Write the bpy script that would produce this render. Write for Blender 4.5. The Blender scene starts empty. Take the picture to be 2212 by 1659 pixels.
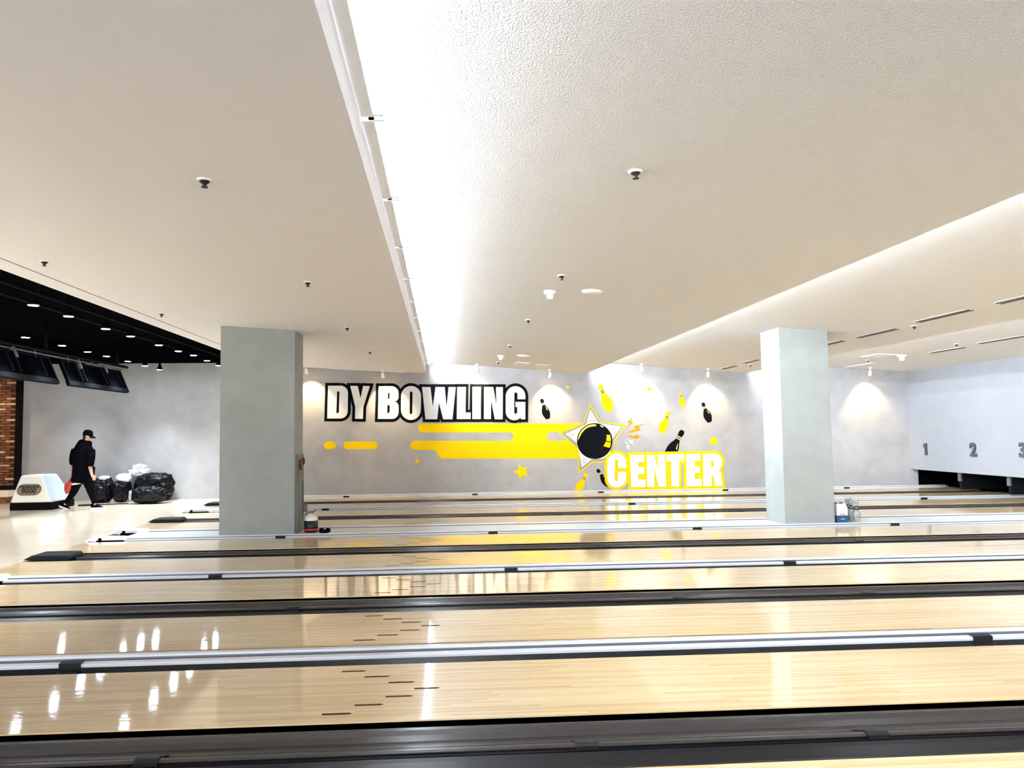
import bpy, bmesh, math, random
from mathutils import Vector, Matrix, noise
from mathutils.geometry import tessellate_polygon

scene = bpy.context.scene
COL = scene.collection
random.seed(7)

# ------------------------------------------------------------------ camera
F, CX, CY, CAMH = 1650.0, 1057.0, 829.5, 1.632
dy_ = Vector((958.0 - CX, 934.0 - CY, F))
d_ = Vector((1.0, -0.0126, 0.0))
dx_ = dy_ - d_ * (dy_.dot(dy_) / d_.dot(dy_))
if dx_.x < 0:
    dx_ = -dx_
dx_.normalize(); dy_.normalize()
dz_ = dx_.cross(dy_)
if dz_.y > 0:
    dz_ = -dz_
cam_d = bpy.data.cameras.new('camera')
cam = bpy.data.objects.new('camera', cam_d)
COL.objects.link(cam)
cam_d.sensor_width = 36.0
cam_d.sensor_fit = 'HORIZONTAL'
cam_d.lens = F / 2212.0 * 36.0
cam_d.shift_x = (1106.0 - CX) / 2212.0
cam_d.clip_end = 200
R_ = Vector((dx_.x, dy_.x, dz_.x)); D_ = Vector((dx_.y, dy_.y, dz_.y)); W_ = Vector((dx_.z, dy_.z, dz_.z))
cam.matrix_world = Matrix(((R_.x, -D_.x, -W_.x, 0), (R_.y, -D_.y, -W_.y, 0), (R_.z, -D_.z, -W_.z, CAMH), (0, 0, 0, 1)))
scene.camera = cam

def ray(px, py):
    v = Vector((px - CX, py - CY, F))
    return Vector((v.dot(dx_), v.dot(dy_), v.dot(dz_)))
def on_z(px, py, z=0.0):
    r = ray(px, py); t = (z - CAMH) / r.z
    return Vector((r.x * t, r.y * t, z))
def on_y(px, py, y):
    r = ray(px, py); t = y / r.y
    return Vector((r.x * t, y, CAMH + r.z * t))
def on_x(px, py, x):
    r = ray(px, py); t = x / r.x
    return Vector((x, r.y * t, CAMH + r.z * t))

# ------------------------------------------------------------------ world, exposure
scene.view_settings.view_transform = 'Standard'
scene.view_settings.look = 'None'
scene.view_settings.gamma = 1.0
scene.view_settings.use_curve_mapping = False
scene.view_settings.exposure = 0.76
W = bpy.data.worlds.new('world'); scene.world = W; W.use_nodes = True
bg = W.node_tree.nodes['Background']
bg.inputs[0].default_value = (0.93, 0.97, 1.0, 1); bg.inputs[1].default_value = 3.5

TUBE_L = 430.0        # cove tubes
SPOT_W = 120.0        # wall spotlights
LAMP_L = 80.0       # pendant discs
PEND_W = 210.0        # light thrown by each pendant

YW = 20.3            # mural wall
XF = -5.55           # foul line
XR = 12.77           # masking wall
# sloped ceiling panels: (x0, z0, x1, z1)
PANELS = [(-4.857, 3.487, -0.455, 3.205), (-0.455, 3.507, 3.825, 3.16), (3.825, 3.487, 8.21, 3.14), (8.21, 3.44, XR, 3.15)]
YB = -5.0            # how far the building goes on behind the camera

# ------------------------------------------------------------------ materials
def lin(c):
    return tuple(((v / 255.0) / 12.92 if v / 255.0 <= 0.04045 else (((v / 255.0) + 0.055) / 1.055) ** 2.4) for v in c) + (1.0,)
def mat(name, rgb, rough=0.5, metal=0.0, var=0.0, vscale=3.0, bump=0.0, bscale=60.0, emit=0.0, ecol=None, coat=0.0, spec=0.5, dist=0.01, rnd=0.0):
    m = bpy.data.materials.new(name); m.use_nodes = True
    nt = m.node_tree; b = nt.nodes['Principled BSDF']
    col = lin(rgb)
    b.inputs['Base Color'].default_value = col
    b.inputs['Roughness'].default_value = rough
    b.inputs['Metallic'].default_value = metal
    b.inputs['Specular IOR Level'].default_value = spec
    b.inputs['Coat Weight'].default_value = coat
    b.inputs['Coat Roughness'].default_value = 0.05
    tc = nt.nodes.new('ShaderNodeTexCoord')
    last = None
    if var > 0:
        n = nt.nodes.new('ShaderNodeTexNoise'); n.inputs['Scale'].default_value = vscale; n.inputs['Detail'].default_value = 6
        nt.links.new(tc.outputs['Object'], n.inputs['Vector'])
        r = nt.nodes.new('ShaderNodeValToRGB')
        r.color_ramp.elements[0].position = 0.3; r.color_ramp.elements[1].position = 0.7
        r.color_ramp.elements[0].color = tuple(c * (1 - var) for c in col[:3]) + (1,)
        r.color_ramp.elements[1].color = tuple(min(1, c * (1 + var)) for c in col[:3]) + (1,)
        nt.links.new(n.outputs['Fac'], r.inputs['Fac'])
        nt.links.new(r.outputs['Color'], b.inputs['Base Color']); last = r.outputs['Color']
    if rnd > 0:
        oi = nt.nodes.new('ShaderNodeObjectInfo')
        hs = nt.nodes.new('ShaderNodeHueSaturation')
        mr = nt.nodes.new('ShaderNodeMapRange'); mr.inputs[3].default_value = 1 - rnd; mr.inputs[4].default_value = 1 + rnd
        nt.links.new(oi.outputs['Random'], mr.inputs[0]); nt.links.new(mr.outputs[0], hs.inputs['Value'])
        if last: nt.links.new(last, hs.inputs['Color'])
        else: hs.inputs['Color'].default_value = col
        nt.links.new(hs.outputs['Color'], b.inputs['Base Color'])
    if bump > 0:
        n2 = nt.nodes.new('ShaderNodeTexNoise'); n2.inputs['Scale'].default_value = bscale; n2.inputs['Detail'].default_value = 3
        nt.links.new(tc.outputs['Object'], n2.inputs['Vector'])
        bp = nt.nodes.new('ShaderNodeBump'); bp.inputs['Strength'].default_value = bump; bp.inputs['Distance'].default_value = dist
        nt.links.new(n2.outputs['Fac'], bp.inputs['Height']); nt.links.new(bp.outputs['Normal'], b.inputs['Normal'])
    if emit > 0:
        b.inputs['Emission Color'].default_value = lin(ecol or rgb); b.inputs['Emission Strength'].default_value = emit
    return m

def wood_mat(name, c0, c1, c2, board=0.0274, blen=1.1, rough=0.12, coat=1.0, stripe=0.5, splice=None):
    """long narrow strips along X, each strip and each butt-jointed length its own tone, with fine grain"""
    m = bpy.data.materials.new(name); m.use_nodes = True
    nt = m.node_tree; N = nt.nodes; L = nt.links; b = N['Principled BSDF']
    tc = N.new('ShaderNodeTexCoord'); sp = N.new('ShaderNodeSeparateXYZ'); L.new(tc.outputs['Object'], sp.inputs[0])
    def math_(op, a, bb=None):
        n = N.new('ShaderNodeMath'); n.operation = op
        if isinstance(a, (int, float)): n.inputs[0].default_value = a
        else: L.new(a, n.inputs[0])
        if bb is not None:
            if isinstance(bb, (int, float)): n.inputs[1].default_value = bb
            else: L.new(bb, n.inputs[1])
        return n.outputs[0]
    row = math_('FLOOR', math_('DIVIDE', sp.outputs[1], board))
    wn = N.new('ShaderNodeTexWhiteNoise'); wn.noise_dimensions = '1D'; L.new(row, wn.inputs['W'])
    xs = math_('FLOOR', math_('ADD', math_('DIVIDE', sp.outputs[0], blen), math_('MULTIPLY', wn.outputs['Value'], 17.3)))
    cb = N.new('ShaderNodeCombineXYZ'); L.new(row, cb.inputs[0]); L.new(xs, cb.inputs[1])
    wn2 = N.new('ShaderNodeTexWhiteNoise'); wn2.noise_dimensions = '2D'; L.new(cb.outputs[0], wn2.inputs['Vector'])
    mp = N.new('ShaderNodeMapping'); mp.inputs['Scale'].default_value = (1.2, 60, 1)
    L.new(tc.outputs['Object'], mp.inputs[0])
    gn = N.new('ShaderNodeTexNoise'); gn.inputs['Scale'].default_value = 2.0; gn.inputs['Detail'].default_value = 8; gn.inputs['Roughness'].default_value = 0.65
    L.new(mp.outputs[0], gn.inputs['Vector'])
    fac = math_('ADD', math_('MULTIPLY', wn2.outputs['Value'], stripe), math_('MULTIPLY', gn.outputs['Fac'], 1 - stripe))
    rp = N.new('ShaderNodeValToRGB'); e = rp.color_ramp.elements
    e[0].position = 0.18; e[0].color = lin(c0); e[1].position = 0.8; e[1].color = lin(c2)
    x = e.new(0.5); x.color = lin(c1)
    L.new(fac, rp.inputs['Fac']); L.new(rp.outputs['Color'], b.inputs['Base Color'])
    if splice is not None:
        g = math_('GREATER_THAN', sp.outputs[0], math_('ADD', math_('MULTIPLY', wn.outputs['Value'], 0.22), splice))
        mx = N.new('ShaderNodeMix'); mx.data_type = 'RGBA'; mx.blend_type = 'MULTIPLY'
        L.new(g, mx.inputs[0]); L.new(rp.outputs['Color'], mx.inputs[6]); mx.inputs[7].default_value = (1.0, 0.985, 0.90, 1)
        L.new(mx.outputs[2], b.inputs['Base Color'])
    b.inputs['Roughness'].default_value = 0.35
    b.inputs['Specular IOR Level'].default_value = 0.35
    b.inputs['Coat Weight'].default_value = coat; b.inputs['Coat Roughness'].default_value = rough; b.inputs['Coat IOR'].default_value = 1.72
    mp2 = N.new('ShaderNodeMapping'); mp2.inputs['Scale'].default_value = (5, 30, 1); L.new(tc.outputs['Object'], mp2.inputs[0])
    bn = N.new('ShaderNodeTexNoise'); bn.inputs['Scale'].default_value = 1.5; bn.inputs['Detail'].default_value = 2; L.new(mp2.outputs[0], bn.inputs['Vector'])
    bp = N.new('ShaderNodeBump'); bp.inputs['Strength'].default_value = 0.12; bp.inputs['Distance'].default_value = 0.002
    L.new(bn.outputs['Fac'], bp.inputs['Height']); L.new(bp.outputs['Normal'], b.inputs['Coat Normal'])
    return m

def concrete_mat(name, rgb, var=0.16, sc=0.55):
    """painted skim-coat concrete: broad clouds, small blotches and a few darker stains"""
    m = bpy.data.materials.new(name); m.use_nodes = True
    nt = m.node_tree; N = nt.nodes; L = nt.links; b = N['Principled BSDF']
    tc = N.new('ShaderNodeTexCoord'); col = lin(rgb)
    n1 = N.new('ShaderNodeTexNoise'); n1.inputs['Scale'].default_value = sc; n1.inputs['Detail'].default_value = 7; n1.inputs['Roughness'].default_value = 0.6; n1.inputs['Distortion'].default_value = 0.6
    n2 = N.new('ShaderNodeTexNoise'); n2.inputs['Scale'].default_value = sc * 5; n2.inputs['Detail'].default_value = 5
    L.new(tc.outputs['Object'], n1.inputs['Vector']); L.new(tc.outputs['Object'], n2.inputs['Vector'])
    a = N.new('ShaderNodeMath'); a.operation = 'MULTIPLY_ADD'; L.new(n1.outputs['Fac'], a.inputs[0]); a.inputs[1].default_value = 0.65
    mm = N.new('ShaderNodeMath'); mm.operation = 'MULTIPLY'; L.new(n2.outputs['Fac'], mm.inputs[0]); mm.inputs[1].default_value = 0.35
    L.new(mm.outputs[0], a.inputs[2])
    r = N.new('ShaderNodeValToRGB'); e = r.color_ramp.elements
    e[0].position = 0.36; e[1].position = 0.62
    e[0].color = tuple(c * (1 - var) for c in col[:3]) + (1,); e[1].color = tuple(min(1, c * (1 + var * 0.7)) for c in col[:3]) + (1,)
    L.new(a.outputs[0], r.inputs['Fac']); L.new(r.outputs['Color'], b.inputs['Base Color'])
    b.inputs['Roughness'].default_value = 0.75; b.inputs['Specular IOR Level'].default_value = 0.25
    bp = N.new('ShaderNodeBump'); bp.inputs['Strength'].default_value = 0.15; bp.inputs['Distance'].default_value = 0.01
    L.new(n2.outputs['Fac'], bp.inputs['Height']); L.new(bp.outputs['Normal'], b.inputs['Normal'])
    return m

M = {}
M['lane'] = wood_mat('lane_wood', (204, 172, 126), (226, 198, 152), (240, 218, 180), rough=0.05, stripe=0.4, splice=0.45)
M['approach'] = wood_mat('approach_wood', (222, 204, 176), (234, 219, 194), (242, 231, 212), board=0.054, blen=1.6, rough=0.12, stripe=0.35)
M['arrow'] = mat('dark_inlay', (62, 40, 22), 0.7, spec=0.05)
M['wall'] = concrete_mat('grey_skim_concrete', (163, 163, 164), var=0.15)
M['mask'] = concrete_mat('masking_panel_paint', (142, 144, 149), var=0.05)
M['column'] = concrete_mat('column_paint', (150, 154, 151), var=0.1, sc=0.8)
M['ceil'] = mat('textured_ceiling_paint', (228, 226, 225), 0.9, bump=1.0, bscale=95.0, dist=0.010, spec=0.1)
M['ceil_smooth'] = mat('smooth_ceiling_paint', (230, 227, 228), 0.9, spec=0.1, bump=0.1, bscale=30)
M['white_trim'] = mat('white_trim_paint', (238, 238, 240), 0.6)
M['black'] = mat('black_paint', (14, 15, 18), 0.8, spec=0.0)
M['blackceil'] = mat('black_ceiling_paint', (9, 10, 13), 0.9, spec=0.0)
M['gutter'] = mat('charcoal_gutter_plastic', (24, 24, 27), 0.3, spec=0.3, bump=0.06, bscale=4, dist=0.02)
M['gutter_grey'] = mat('toplit_gutter_plastic', (56, 52, 51), 0.24, spec=0.35, bump=0.05, bscale=4, dist=0.02)  # lighter copy of the gutter plastic; ceiling light put into its colour
M['rib'] = mat('shaded_divider_plastic', (10, 10, 12), 0.5, spec=0.1)  # near-black colour holds the shade of the gap below the gutter lip
M['clip'] = mat('dark_clip_plastic', (24, 25, 26), 0.5, spec=0.2)
M['rail'] = mat('white_rail_coating', (206, 209, 216), 0.3, spec=0.5)
M['railgroove'] = mat('grey_rail_groove', (84, 88, 98), 0.4)
M['plate'] = mat('pale_capping_plate', (206, 210, 210), 0.3, var=0.06, vscale=5)
M['dark'] = mat('pit_black', (6, 6, 7), 0.8, spec=0.0)
M['sub'] = mat('under_floor_black', (12, 12, 12), 0.9)
M['tube'] = mat('lit_fluorescent_tube', (230, 240, 255), 0.4, emit=TUBE_L, ecol=(232, 243, 255))
M['disc'] = mat('lit_lamp_disc', (235, 243, 255), 0.4, emit=LAMP_L, ecol=(226, 238, 255))
M['warmdisc'] = mat('lit_warm_lens', (255, 225, 170), 0.4, emit=60.0, ecol=(255, 214, 150))
M['yellow'] = mat('yellow_mural_paint', (234, 196, 0), 0.6, spec=0.1)
M['orange'] = mat('orange_mural_paint', (228, 132, 8), 0.6, spec=0.1)
M['mwhite'] = mat('white_mural_paint', (228, 228, 230), 0.6, spec=0.1)
M['mblack'] = mat('black_mural_paint', (12, 14, 18), 0.7, spec=0.03)
M['mgrey'] = mat('grey_mural_paint', (148, 148, 150), 0.7, spec=0.1)
M['mcream'] = mat('cream_mural_paint', (250, 232, 130), 0.6, spec=0.2)
M['steel'] = mat('grey_cabinet_steel', (104, 110, 106), 0.45, metal=0.3, var=0.1, vscale=2)
M['steel_dark'] = mat('dark_cabinet_gap', (24, 28, 27), 0.6)
M['red'] = mat('dark_red_plastic', (92, 22, 22), 0.4)
M['redlabel'] = mat('red_label', (190, 40, 45), 0.5)
M['white_plastic'] = mat('white_plastic', (206, 210, 212), 0.4)
M['ivory'] = mat('ivory_plastic', (222, 222, 208), 0.4)
M['blue_label'] = mat('blue_label_print', (36, 70, 108), 0.5, var=0.3, vscale=14)
M['pin'] = mat('scuffed_pin_coating', (146, 150, 146), 0.45, var=0.25, vscale=20)
M['pinred'] = mat('pin_neck_stripe', (40, 14, 14), 0.4)
M['chrome'] = mat('dull_chrome', (150, 150, 150), 0.3, metal=0.9)
M['brick'] = mat('brown_brick', (112, 70, 44), 0.85, var=0.25, vscale=9, rnd=0.35, bump=0.4, bscale=40)
M['brickpale'] = mat('pale_brick', (196, 152, 118), 0.85, var=0.15, vscale=9, rnd=0.2, bump=0.4, bscale=40)
M['mortar'] = mat('brown_mortar', (92, 58, 38), 0.9)
M['steelframe'] = mat('black_steel_frame', (16, 14, 13), 0.6, spec=0.05)
M['bench'] = mat('cream_bench_laminate', (240, 228, 206), 0.4)
M['benchwood'] = mat('brown_bench_wood', (150, 96, 58), 0.5, var=0.3, vscale=5)
M['hood'] = mat('ivory_return_hood', (252, 245, 230), 0.35)
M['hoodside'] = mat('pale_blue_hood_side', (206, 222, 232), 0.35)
M['plaque'] = mat('taupe_plaque', (150, 128, 98), 0.5)
M['plaquetext'] = mat('dark_brown_lettering', (48, 30, 26), 0.5)
M['cloth'] = mat('black_cotton', (10, 10, 14), 0.95, spec=0.02, bump=0.2, bscale=14, dist=0.02)
M['denim'] = mat('black_denim', (11, 11, 14), 0.95, spec=0.02)
M['skin'] = mat('skin', (206, 160, 136), 0.55)
M['hair'] = mat('black_hair', (12, 10, 10), 0.6)
M['rubber'] = mat('white_sole_rubber', (238, 238, 236), 0.6)
M['undershirt'] = mat('white_undershirt', (232, 230, 228), 0.8)
M['redbag'] = mat('red_plastic_bag', (202, 62, 48), 0.4, var=0.2, vscale=12)
M['bag'] = mat('black_bag_film', (8, 10, 13), 0.34, bump=0.6, bscale=9, dist=0.05, spec=0.16)
M['trash'] = mat('white_crumpled_film', (235, 238, 242), 0.45, bump=0.5, bscale=16, dist=0.03)
M['numeral'] = mat('dark_grey_numeral', (58, 64, 68), 0.5)
M['detector'] = mat('white_detector', (245, 245, 243), 0.5)
M['sprk'] = mat('dark_sprinkler_brass', (40, 36, 32), 0.5, metal=0.5)
M['board'] = mat('black_board_back', (6, 7, 9), 0.7, spec=0.0)
M['board_rim'] = mat('worn_board_rim', (15, 17, 22), 0.6, spec=0.02)

# ------------------------------------------------------------------ mesh helpers
class MB:
    def __init__(s): s.v = []; s.f = []; s.mi = []
    def add(s, vs, fs, mi=0):
        o = len(s.v); s.v += [tuple(v) for v in vs]; s.f += [tuple(i + o for i in f) for f in fs]; s.mi += [mi] * len(fs); return s
    def box(s, x0, x1, y0, y1, z0, z1, mi=0):
        return s.add([(x0, y0, z0), (x1, y0, z0), (x1, y1, z0), (x0, y1, z0), (x0, y0, z1), (x1, y0, z1), (x1, y1, z1), (x0, y1, z1)],
                     [(0, 3, 2, 1), (4, 5, 6, 7), (0, 1, 5, 4), (1, 2, 6, 5), (2, 3, 7, 6), (3, 0, 4, 7)], mi)
    def prism(s, poly, axis, a, b, mi=0):
        """extrude a 2D polygon along an axis: axis x -> poly is (y,z); y -> (x,z); z -> (x,y)"""
        n = len(poly)
        def p(u, w):
            return {'x': (w, u[0], u[1]), 'y': (u[0], w, u[1]), 'z': (u[0], u[1], w)}[axis]
        vs = [p(u, a) for u in poly] + [p(u, b) for u in poly]
        fs = [(i, (i + 1) % n, n + (i + 1) % n, n + i) for i in range(n)]
        tri = tessellate_polygon([[Vector((u[0], u[1], 0)) for u in poly]])
        fs += [tuple(t) for t in tri] + [tuple(n + i for i in t) for t in tri]
        return s.add(vs, fs, mi)
    def tube(s, pts, radii, seg=10, cap=True, mi=0, up=Vector((0, 1, 0))):
        """loft of elliptical rings; radii items are r or (r_across, r_along_up)"""
        pts = [Vector(p) for p in pts]; n = len(pts); o = len(s.v); vs = []
        for i, p in enumerate(pts):
            t = (pts[min(i + 1, n - 1)] - pts[max(i - 1, 0)]).normalized()
            a = t.cross(up)
            if a.length < 1e-4: a = t.cross(Vector((1, 0, 0)))
            a.normalize(); b = a.cross(t).normalized()
            r = radii[i] if isinstance(radii, (list, tuple)) else radii
            ra, rb = r if isinstance(r, (list, tuple)) else (r, r)
            for k in range(seg):
                c, sn = math.cos(2 * math.pi * k / seg), math.sin(2 * math.pi * k / seg)
                vs.append(p + a * (ra * c) + b * (rb * sn))
        fs = []
        for i in range(n - 1):
            for k in range(seg):
                k2 = (k + 1) % seg
                fs.append((i * seg + k, i * seg + k2, (i + 1) * seg + k2, (i + 1) * seg + k))
        if cap:
            fs.append(tuple(reversed(range(seg)))); fs.append(tuple((n - 1) * seg + k for k in range(seg)))
        return s.add(vs, fs, mi)
    def lathe(s, prof, c=(0, 0, 0), seg=20, mi=0):
        """prof is a list of (r, z)"""
        vs = []; n = len(prof)
        for r, z in prof:
            for k in range(seg):
                a = 2 * math.pi * k / seg; vs.append((c[0] + r * math.cos(a), c[1] + r * math.sin(a), c[2] + z))
        fs = [(i * seg + k, i * seg + (k + 1) % seg, (i + 1) * seg + (k + 1) % seg, (i + 1) * seg + k) for i in range(n - 1) for k in range(seg)]
        fs.append(tuple(reversed(range(seg)))); fs.append(tuple((n - 1) * seg + k for k in range(seg)))
        return s.add(vs, fs, mi)
    def sphere(s, c, r, seg=16, rings=10, mi=0):
        rx, ry, rz = r if isinstance(r, (tuple, list)) else (r, r, r)
        prof = [(math.sin(math.pi * i / rings), -math.cos(math.pi * i / rings)) for i in range(rings + 1)]
        prof[0] = (0.02, -1); prof[-1] = (0.02, 1)
        o = len(s.v); s.lathe(prof, (0, 0, 0), seg, mi)
        for i in range(o, len(s.v)):
            v = s.v[i]; s.v[i] = (c[0] + v[0] * rx, c[1] + v[1] * ry, c[2] + v[2] * rz)
        return s
    def build(s, name, mats, parent=None, smooth=False, loc=None):
        me = bpy.data.meshes.new(name); me.from_pydata(s.v, [], s.f)
        for m in (mats if isinstance(mats, (list, tuple)) else [mats]): me.materials.append(m)
        for p, i in zip(me.polygons, s.mi): p.material_index = i; p.use_smooth = smooth
        bm = bmesh.new(); bm.from_mesh(me); bmesh.ops.recalc_face_normals(bm, faces=bm.faces); bm.to_mesh(me); bm.free()
        if smooth: me.shade_smooth()
        o = bpy.data.objects.new(name, me); COL.objects.link(o)
        if parent is not None: adopt(o, parent)
        return o

def adopt(o, parent):
    o.parent = parent; o.matrix_parent_inverse = parent_world(parent).inverted()
def parent_world(p):
    m = p.matrix_basis.copy()
    if p.parent: m = parent_world(p.parent) @ p.matrix_parent_inverse @ m
    return m
def bevel(o, w, seg=2):
    b = o.modifiers.new('bevel', 'BEVEL'); b.width = w; b.segments = seg; b.limit_method = 'ANGLE'; return o
def tag(o, label, cat, group=None):
    o['label'] = label; o['category'] = cat
    if group: o['group'] = group
    return o
def empty(name, loc, label, cat, group=None):
    o = bpy.data.objects.new(name, None); COL.objects.link(o); o.location = loc; o.empty_display_size = 0.2
    return tag(o, label, cat, group)
def struct(o, label=None):
    o['kind'] = 'structure'
    if label: o['label'] = label
    return o
def part_label(o, label): o['label'] = label; return o
ORD = ['first', 'second', 'third', 'fourth', 'fifth', 'sixth', 'seventh', 'eighth', 'ninth', 'tenth', 'eleventh', 'twelfth', 'thirteenth', 'fourteenth', 'fifteenth', 'sixteenth', 'seventeenth', 'eighteenth']

# ================================================================== SETTING
# wall with the mural; the strip above 3.56 m left of the white ceiling is painted black (trim)
wall_back = struct(MB().box(-16, XR + 0.20, YW, YW + 0.3, -0.2, 4.3).build('wall_back', M['wall']), 'grey skim-coated concrete end wall with the painted mural')
struct(MB().box(-16, PANELS[0][0], YW - 0.05, YW, 3.52, 4.3).build('trim_1', M['blackceil']), 'black painted strip along the top of the end wall')
struct(MB().box(-16, XF, YB, YW, -0.2, 0.0).build('floor', M['approach']), 'pale glossy wood approach floor')
struct(MB().box(XF, XR + 1.6, YB, YW, -0.3, -0.2).build('floor', M['sub']), 'dark sub floor under the lanes')
struct(MB().box(-16.2, -16, YB, YW + 0.3, -0.2, 4.3).build('wall_left', M['black']), 'dark far wall behind the seating')
# masking wall above the pin decks, with the pit behind it
wr = MB().box(XR, XR + 0.12, YB, YW, 0.47, 4.0)
struct(wr.build('wall_right', M['mask']), 'pale grey masking wall above the pin decks')
struct(MB().box(XR + 1.5, XR + 1.6, YB, YW, -0.2, 0.6).build('wall_right', M['dark']), 'black curtain at the back of the pin pits')
struct(MB().box(XR + 0.12, XR + 1.6, YB, YW, 0.60, 0.66).build('trim_2', M['dark']), 'black roof of the pin pits')
struct(MB().box(XR + 0.20, XR + 1.6, YW, YW + 0.3, -0.2, 0.66).build('wall_back', M['dark']), 'black end of the pin pits')
# sloped ceiling panels
for i, (x0, z0, x1, z1) in enumerate(PANELS):
    top = max(z0, z1) + 0.12
    poly = [(x0, z0), (x1, z1), (x1, z1 + 0.21), (x1 - 0.035, z1 + 0.21), (x1 - 0.035, top + 0.1), (x0 + 0.001, top + 0.1)]
    if i == 3: poly = [(x0, z0), (x1, z1), (x1, top + 0.1), (x0 + 0.001, top + 0.1)]
    struct(MB().prism(poly, 'y', YB, YW).build('ceiling', M['ceil_smooth'] if i == 0 else M['ceil']),
           ['smooth sloped ceiling panel left of the light slot', 'popcorn-textured sloped ceiling panel in the middle', 'textured sloped ceiling panel with air slots', 'textured sloped ceiling panel against the masking wall'][i])
struct(MB().box(-16, PANELS[0][0], YB, YW, 4.0, 4.1).build('ceiling', M['blackceil']), 'high black ceiling above the approach')
struct(MB().box(PANELS[0][0], PANELS[0][0] + 0.02, YB, YW, 3.60, 4.1).build('trim_3', M['blackceil']), 'black upstand along the edge of the white ceiling')
# cover the building with a lid so nothing leaks in from above
struct(MB().box(PANELS[0][0], XR + 1.6, YB, YW + 0.3, 4.1, 4.2).build('ceiling', M['blackceil']), 'structural slab above the panels')
# seam strip in the first panel
x0, z0, x1, z1 = PANELS[0]
def panel_z(i, x):
    a, b, c, d = PANELS[i]; return b + (d - b) * (x - a) / (c - a)
sx = -4.50
struct(MB().prism([(sx, panel_z(0, sx) - 0.006), (sx + 0.012, panel_z(0, sx) - 0.006), (sx + 0.012, panel_z(0, sx) + 0.01), (sx, panel_z(0, sx) + 0.01)], 'y', YB, YW).build('trim_4', mat('seam_grey', (150, 142, 134), 0.8)), 'thin seam line near the black ceiling edge')
struct(MB().prism([(-3.9, panel_z(0, -3.9) - 0.02), (-1.0, panel_z(0, -1.0) - 0.02), (-1.0, panel_z(0, -1.0) + 0.01), (-3.9, panel_z(0, -3.9) + 0.01)], 'y', YW - 0.06, YW).build('trim_5', M['ceil_smooth']), 'slim border strip where the left ceiling panel meets the wall')

def on_panel(i, px, py):
    a, b, c, d = PANELS[i]; s = (d - b) / (c - a)
    r = ray(px, py); t = (b - s * a - CAMH) / (r.z - s * r.x)
    return Vector((r.x * t, r.y * t, CAMH + r.z * t)), math.atan(s)

# ------------------------------------------------------------------ cove lighting in the three steps
def cove(i, names):
    a, b, c, d = PANELS[i]; x = c; zt = PANELS[i + 1][1]
    y = YB + 0.2; k = 0
    while y < YW - 0.3:
        L = min(1.46, YW - 0.15 - y)
        t = empty('fluorescent_batten', (x + 0.03, y + L / 2, zt), 'slim white fluorescent batten, %s from the camera end, ' % ORD[k] + names, 'light', 'battens ' + names)
        bt = MB().box(x + 0.004, x + 0.072, y, y + L, zt - 0.085, zt - 0.058).build('housing', M['white_trim'], t)
        MB().tube([(x + 0.060, y + 0.03, zt - 0.034), (x + 0.060, y + L - 0.03, zt - 0.034)], 0.013, 8, up=Vector((0, 0, 1))).build('tube', M['tube'], t, True)
        for yy in (y + 0.01, y + L - 0.01):
            MB().box(x + 0.04, x + 0.13, yy - 0.010, yy + 0.010, zt - 0.078, zt - 0.02).build('tube_holder', M['white_trim'], t)
        y += 1.52; k += 1
cove(0, 'in the bright step above DY BOWLING')
cove(1, 'right of the middle ceiling')
cove(2, 'in the rightmost ceiling step')

# ================================================================== LANES AND GUTTERS
XE = XR + 0.9
LANES = []   # (near, far) from the nearest
lw = 1.067
n10 = 4.481 - 0.72 - lw
LANES = [(n10, n10 + lw), (4.481, 5.548), (6.073, 7.14), (7.862, 8.929), (9.454, 10.521), (11.241, 12.308), (13.753, 14.82), (15.52, 16.587), (17.10, 18.167), (18.867, 19.934)]
lane_names = ['nearest bowling lane cut off by the bottom edge of the photo', 'widest-looking bowling lane in the foreground with lamp glints at its left', 'bowling lane just behind the nearest white rail, with dark arrow marks',
              'bowling lane mirroring the black outlined letters, fourth from the camera', 'bowling lane fifth from the camera, mirroring the painted ball', 'bowling lane just in front of the two columns, sixth from the camera',
              'bowling lane just behind the two columns, fourth from the mural wall', 'bowling lane third from the mural wall', 'bowling lane second from the mural wall', 'bowling lane running closest to the mural wall']
arrow_px = [(740, 793, 1446), (788, 844, 1459), (840, 897, 1471), (895, 951, 1486), (833, 893, 1503), (766, 829, 1522), (696, 761, 1541)]
arrows = []
for a, b, y in arrow_px:
    p = on_z(a, y + 1); q = on_z(b, y - 1); arrows.append((p.x, q.x, (p.y + q.y) / 2 - 4.481))
# even spacing across the lane, as real dart inlays have
arrows = [(arrows[k][0], arrows[k][1], lw * (7 - k) / 8.0) for k in range(7)]
for i, (a, b) in enumerate(LANES):
    ln = MB().box(XF, XE, a, b, -0.10, 0.0).build('bowling_lane', M['lane'])
    tag(ln, 'pale glossy ' + lane_names[i], 'lane', 'bowling lanes')
    for (xa, xb, yy) in arrows:
        y = a + yy
        MB().prism([(xa, y - 0.013), (xb - 0.02, y - 0.013), (xb, y), (xb - 0.02, y + 0.013), (xa, y + 0.013)], 'z', -0.002, 0.0008).build('arrow_mark', M['arrow'], ln)
    if i in (3, 4):
        for (xa, xb, yy) in ((7.4, 9.9, 0.62), (8.2, 10.9, 0.36)):
            MB().box(xa - i * 0.1, xb - i * 0.1, a + yy, a + yy + 0.008, -0.002, 0.0008).build('board_seam', M['arrow'], ln)

def sheet(prof, th=0.006):
    """closed thin section from an open (y,z) profile"""
    return prof + [(y, z - th) for y, z in reversed(prof)]
XG = XF + 0.42          # troughs start under the end caps
def clip_x(pxs, y):
    return [on_y(px, py, y).x for px, py in pxs]

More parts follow.
